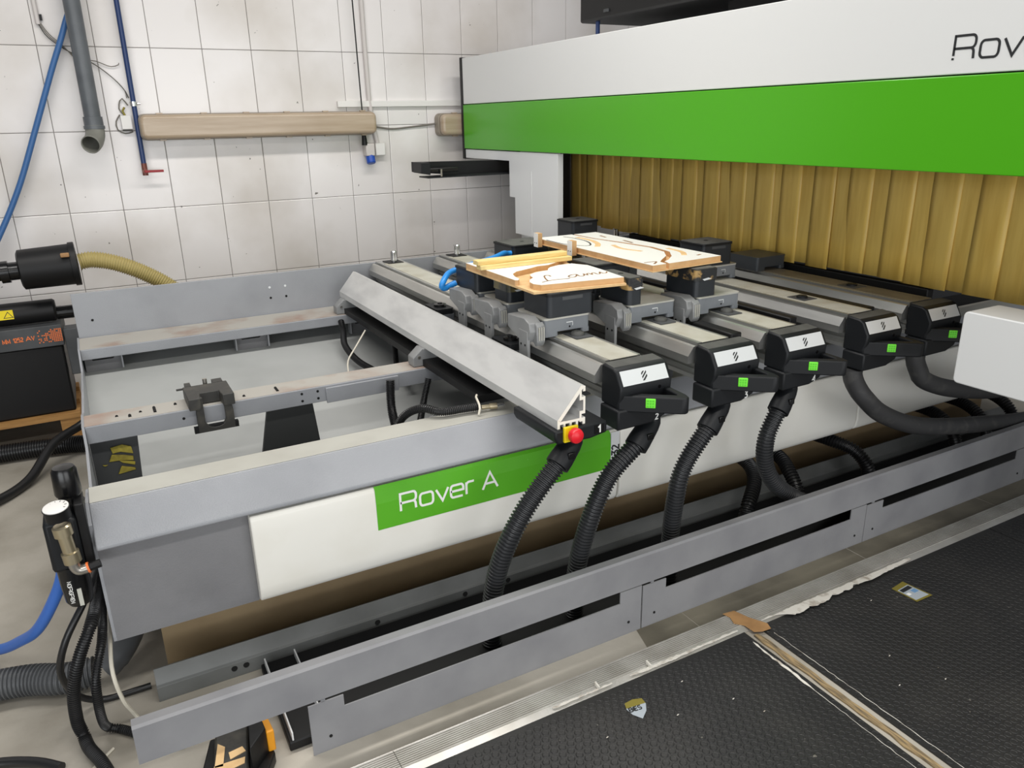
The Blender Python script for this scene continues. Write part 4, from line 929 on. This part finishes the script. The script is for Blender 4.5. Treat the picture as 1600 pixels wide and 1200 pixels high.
def ragged(x0, x1, y0, wmax, z, step=.02):
    top = []; bot = []; x = x0; wv = .3
    while x < x1:
        f_ = (x-x0)/(x1-x0); env = min(1, 6*f_)*(1-.75*max(0, f_-.45)/.55)
        wv = min(1, max(.15, wv+random.uniform(-.22, .24)))
        top.append((x, y0+random.uniform(0, .005))); bot.append((x, y0-wv*env*wmax-.001)); x += step*random.uniform(.5, 1.4)
    return top+bot[::-1]
for k, (x0, x1, wm, l) in enumerate(((.93, 1.14, .010, 'short torn white tape strip on the threshold edge above the shield sticker'), (1.20, 1.64, .010, 'torn white tape strip on the threshold edge left of the brown tape'), (1.74, 2.50, .034, 'broad torn white tape along the threshold edge right of the brown tape'))):
    o = MB().prism(ragged(x0, x1, 1.522, wm, .01, .011), 'z', .0118, .0135).build('torn_tape', 'tape_white'); tag(o, l, 'tape', 'torn white tape strips')
for x in (1.085, 1.275):
    o = MB().prism([(x,1.518),(x+.006,1.520),(x+.008,1.545),(x+.002,1.543)], 'z', .0118, .022).build('tape_scrap', 'tape_white'); tag(o, 'small upright scrap of torn tape on the threshold strip, '+('left' if x < 1.2 else 'right')+' one', 'tape', 'tape scraps')
o = MB().prism([(1.655,1.612),(1.70,1.606),(1.715,1.555),(1.745,1.50),(1.735,1.475),(1.70,1.478),(1.675,1.490),(1.672,1.53),(1.650,1.555),(1.662,1.585)], 'z', .0118, .0135).build('torn_tape', 'tape_brown'); tag(o, 'brown torn packing tape patch where the mat seam meets the threshold', 'tape')
t = thing('seam_tape', 'worn tan glue line and tape along the seam between the mats', 'tape', (1.685, 1.0, 0))
l_ = [];r_ = []
for k in range(26):
    y = 1.485-k*.045; l_.append((1.668+random.uniform(-.004,.004)+.0003*k, y)); r_.append((1.690+random.uniform(-.004,.004)+.0004*k, y))
MB().prism(l_+r_[::-1], 'z', .0005, .0052).build('glue_line', 'glue', t)
for x, sg in ((1.640, -1), (1.735, 1)):
    a = [];b = []
    for k in range(60):
        y = 1.46-k*.018; x_ = x+random.uniform(-.002,.002)-.0004*k*(sg < 0); wv = random.uniform(.0003,.0010)+(.005*random.random() if (k < 14 and sg < 0) else 0)
        a.append((x_-wv, y)); b.append((x_+wv, y))
    MB().prism(a+b[::-1], 'z', .0062, .0072).build('tape_edge', 'tape_white', t)
# shield sticker
t = thing('shield_sticker', 'small silver and gold shield sticker on the left mat', 'sticker', (1.135, 1.41, .0062))
def SH(a, b): return (1.100+a*.062+b*.020, 1.372+b*.075-a*.008)
MB().prism([SH(.0,.62),(SH(.05,.92)),SH(.5,1.0),SH(.95,.92),SH(1,.62),SH(.85,.3),SH(.5,.0),SH(.15,.3)], 'z', .0062, .0068).build('base', 'silver_sticker', t)
MB().prism([SH(.0,.66),(SH(.05,.92)),SH(.5,1.0),SH(.95,.92),SH(1,.66)], 'z', .0068, .0070).build('band', 'gold', t)
text('BIES', SH(.10,.44)+(.0069,), (1,-.12,0), (.26,1,0), .015, .24, .0003, 1.0).build('lettering', 'ink', t)
t = thing('floor_sticker', 'rectangular label stuck on the right mat near the threshold', 'sticker', (2.32, 1.39, .0062))
q = [(2.276,1.431),(2.348,1.440),(2.363,1.335),(2.282,1.337)]
MB().prism(q, 'z', .0062, .0068).build('border', 'gold', t)
def QP(a, b):
    x = (1-b)*((1-a)*q[0][0]+a*q[1][0])+b*((1-a)*q[3][0]+a*q[2][0]); y = (1-b)*((1-a)*q[0][1]+a*q[1][1])+b*((1-a)*q[3][1]+a*q[2][1]); return (x, y)
MB().prism([QP(.08,.2),QP(.92,.2),QP(.92,.92),QP(.08,.92)], 'z', .0068, .0071).build('face', 'silver_sticker', t)
MB().prism([QP(.14,.24),QP(.86,.24),QP(.86,.40),QP(.14,.40)], 'z', .0071, .0073).build('dark_band', 'ink', t)
MB().prism([QP(.55,.45),QP(.86,.45),QP(.86,.62),QP(.55,.62)], 'z', .0071, .0073).build('blue_patch', 'sticker_blue', t)
MB().prism([QP(.14,.50),QP(.34,.50),QP(.34,.62),QP(.14,.62)], 'z', .0071, .0073).build('white_patch', 'white_ink', t)
# wood chips on the mats
for k, (x, y) in enumerate(((1.00,1.36),(1.40,1.30),(1.32,1.43),(1.95,1.20),(1.86,1.10),(1.22,1.33),(2.15,1.42),(1.44,1.22),(2.0,1.05),(.86,1.25))):
    o = MB().prism([(x,y),(x+.006,y+.002),(x+.009,y+.0005),(x+.003,y-.002)], 'z', .0065, .0075).build('wood_chip', 'tape_white'); tag(o, 'tiny pale chip of litter on the black rubber mats', 'litter', 'litter chips on the mats')
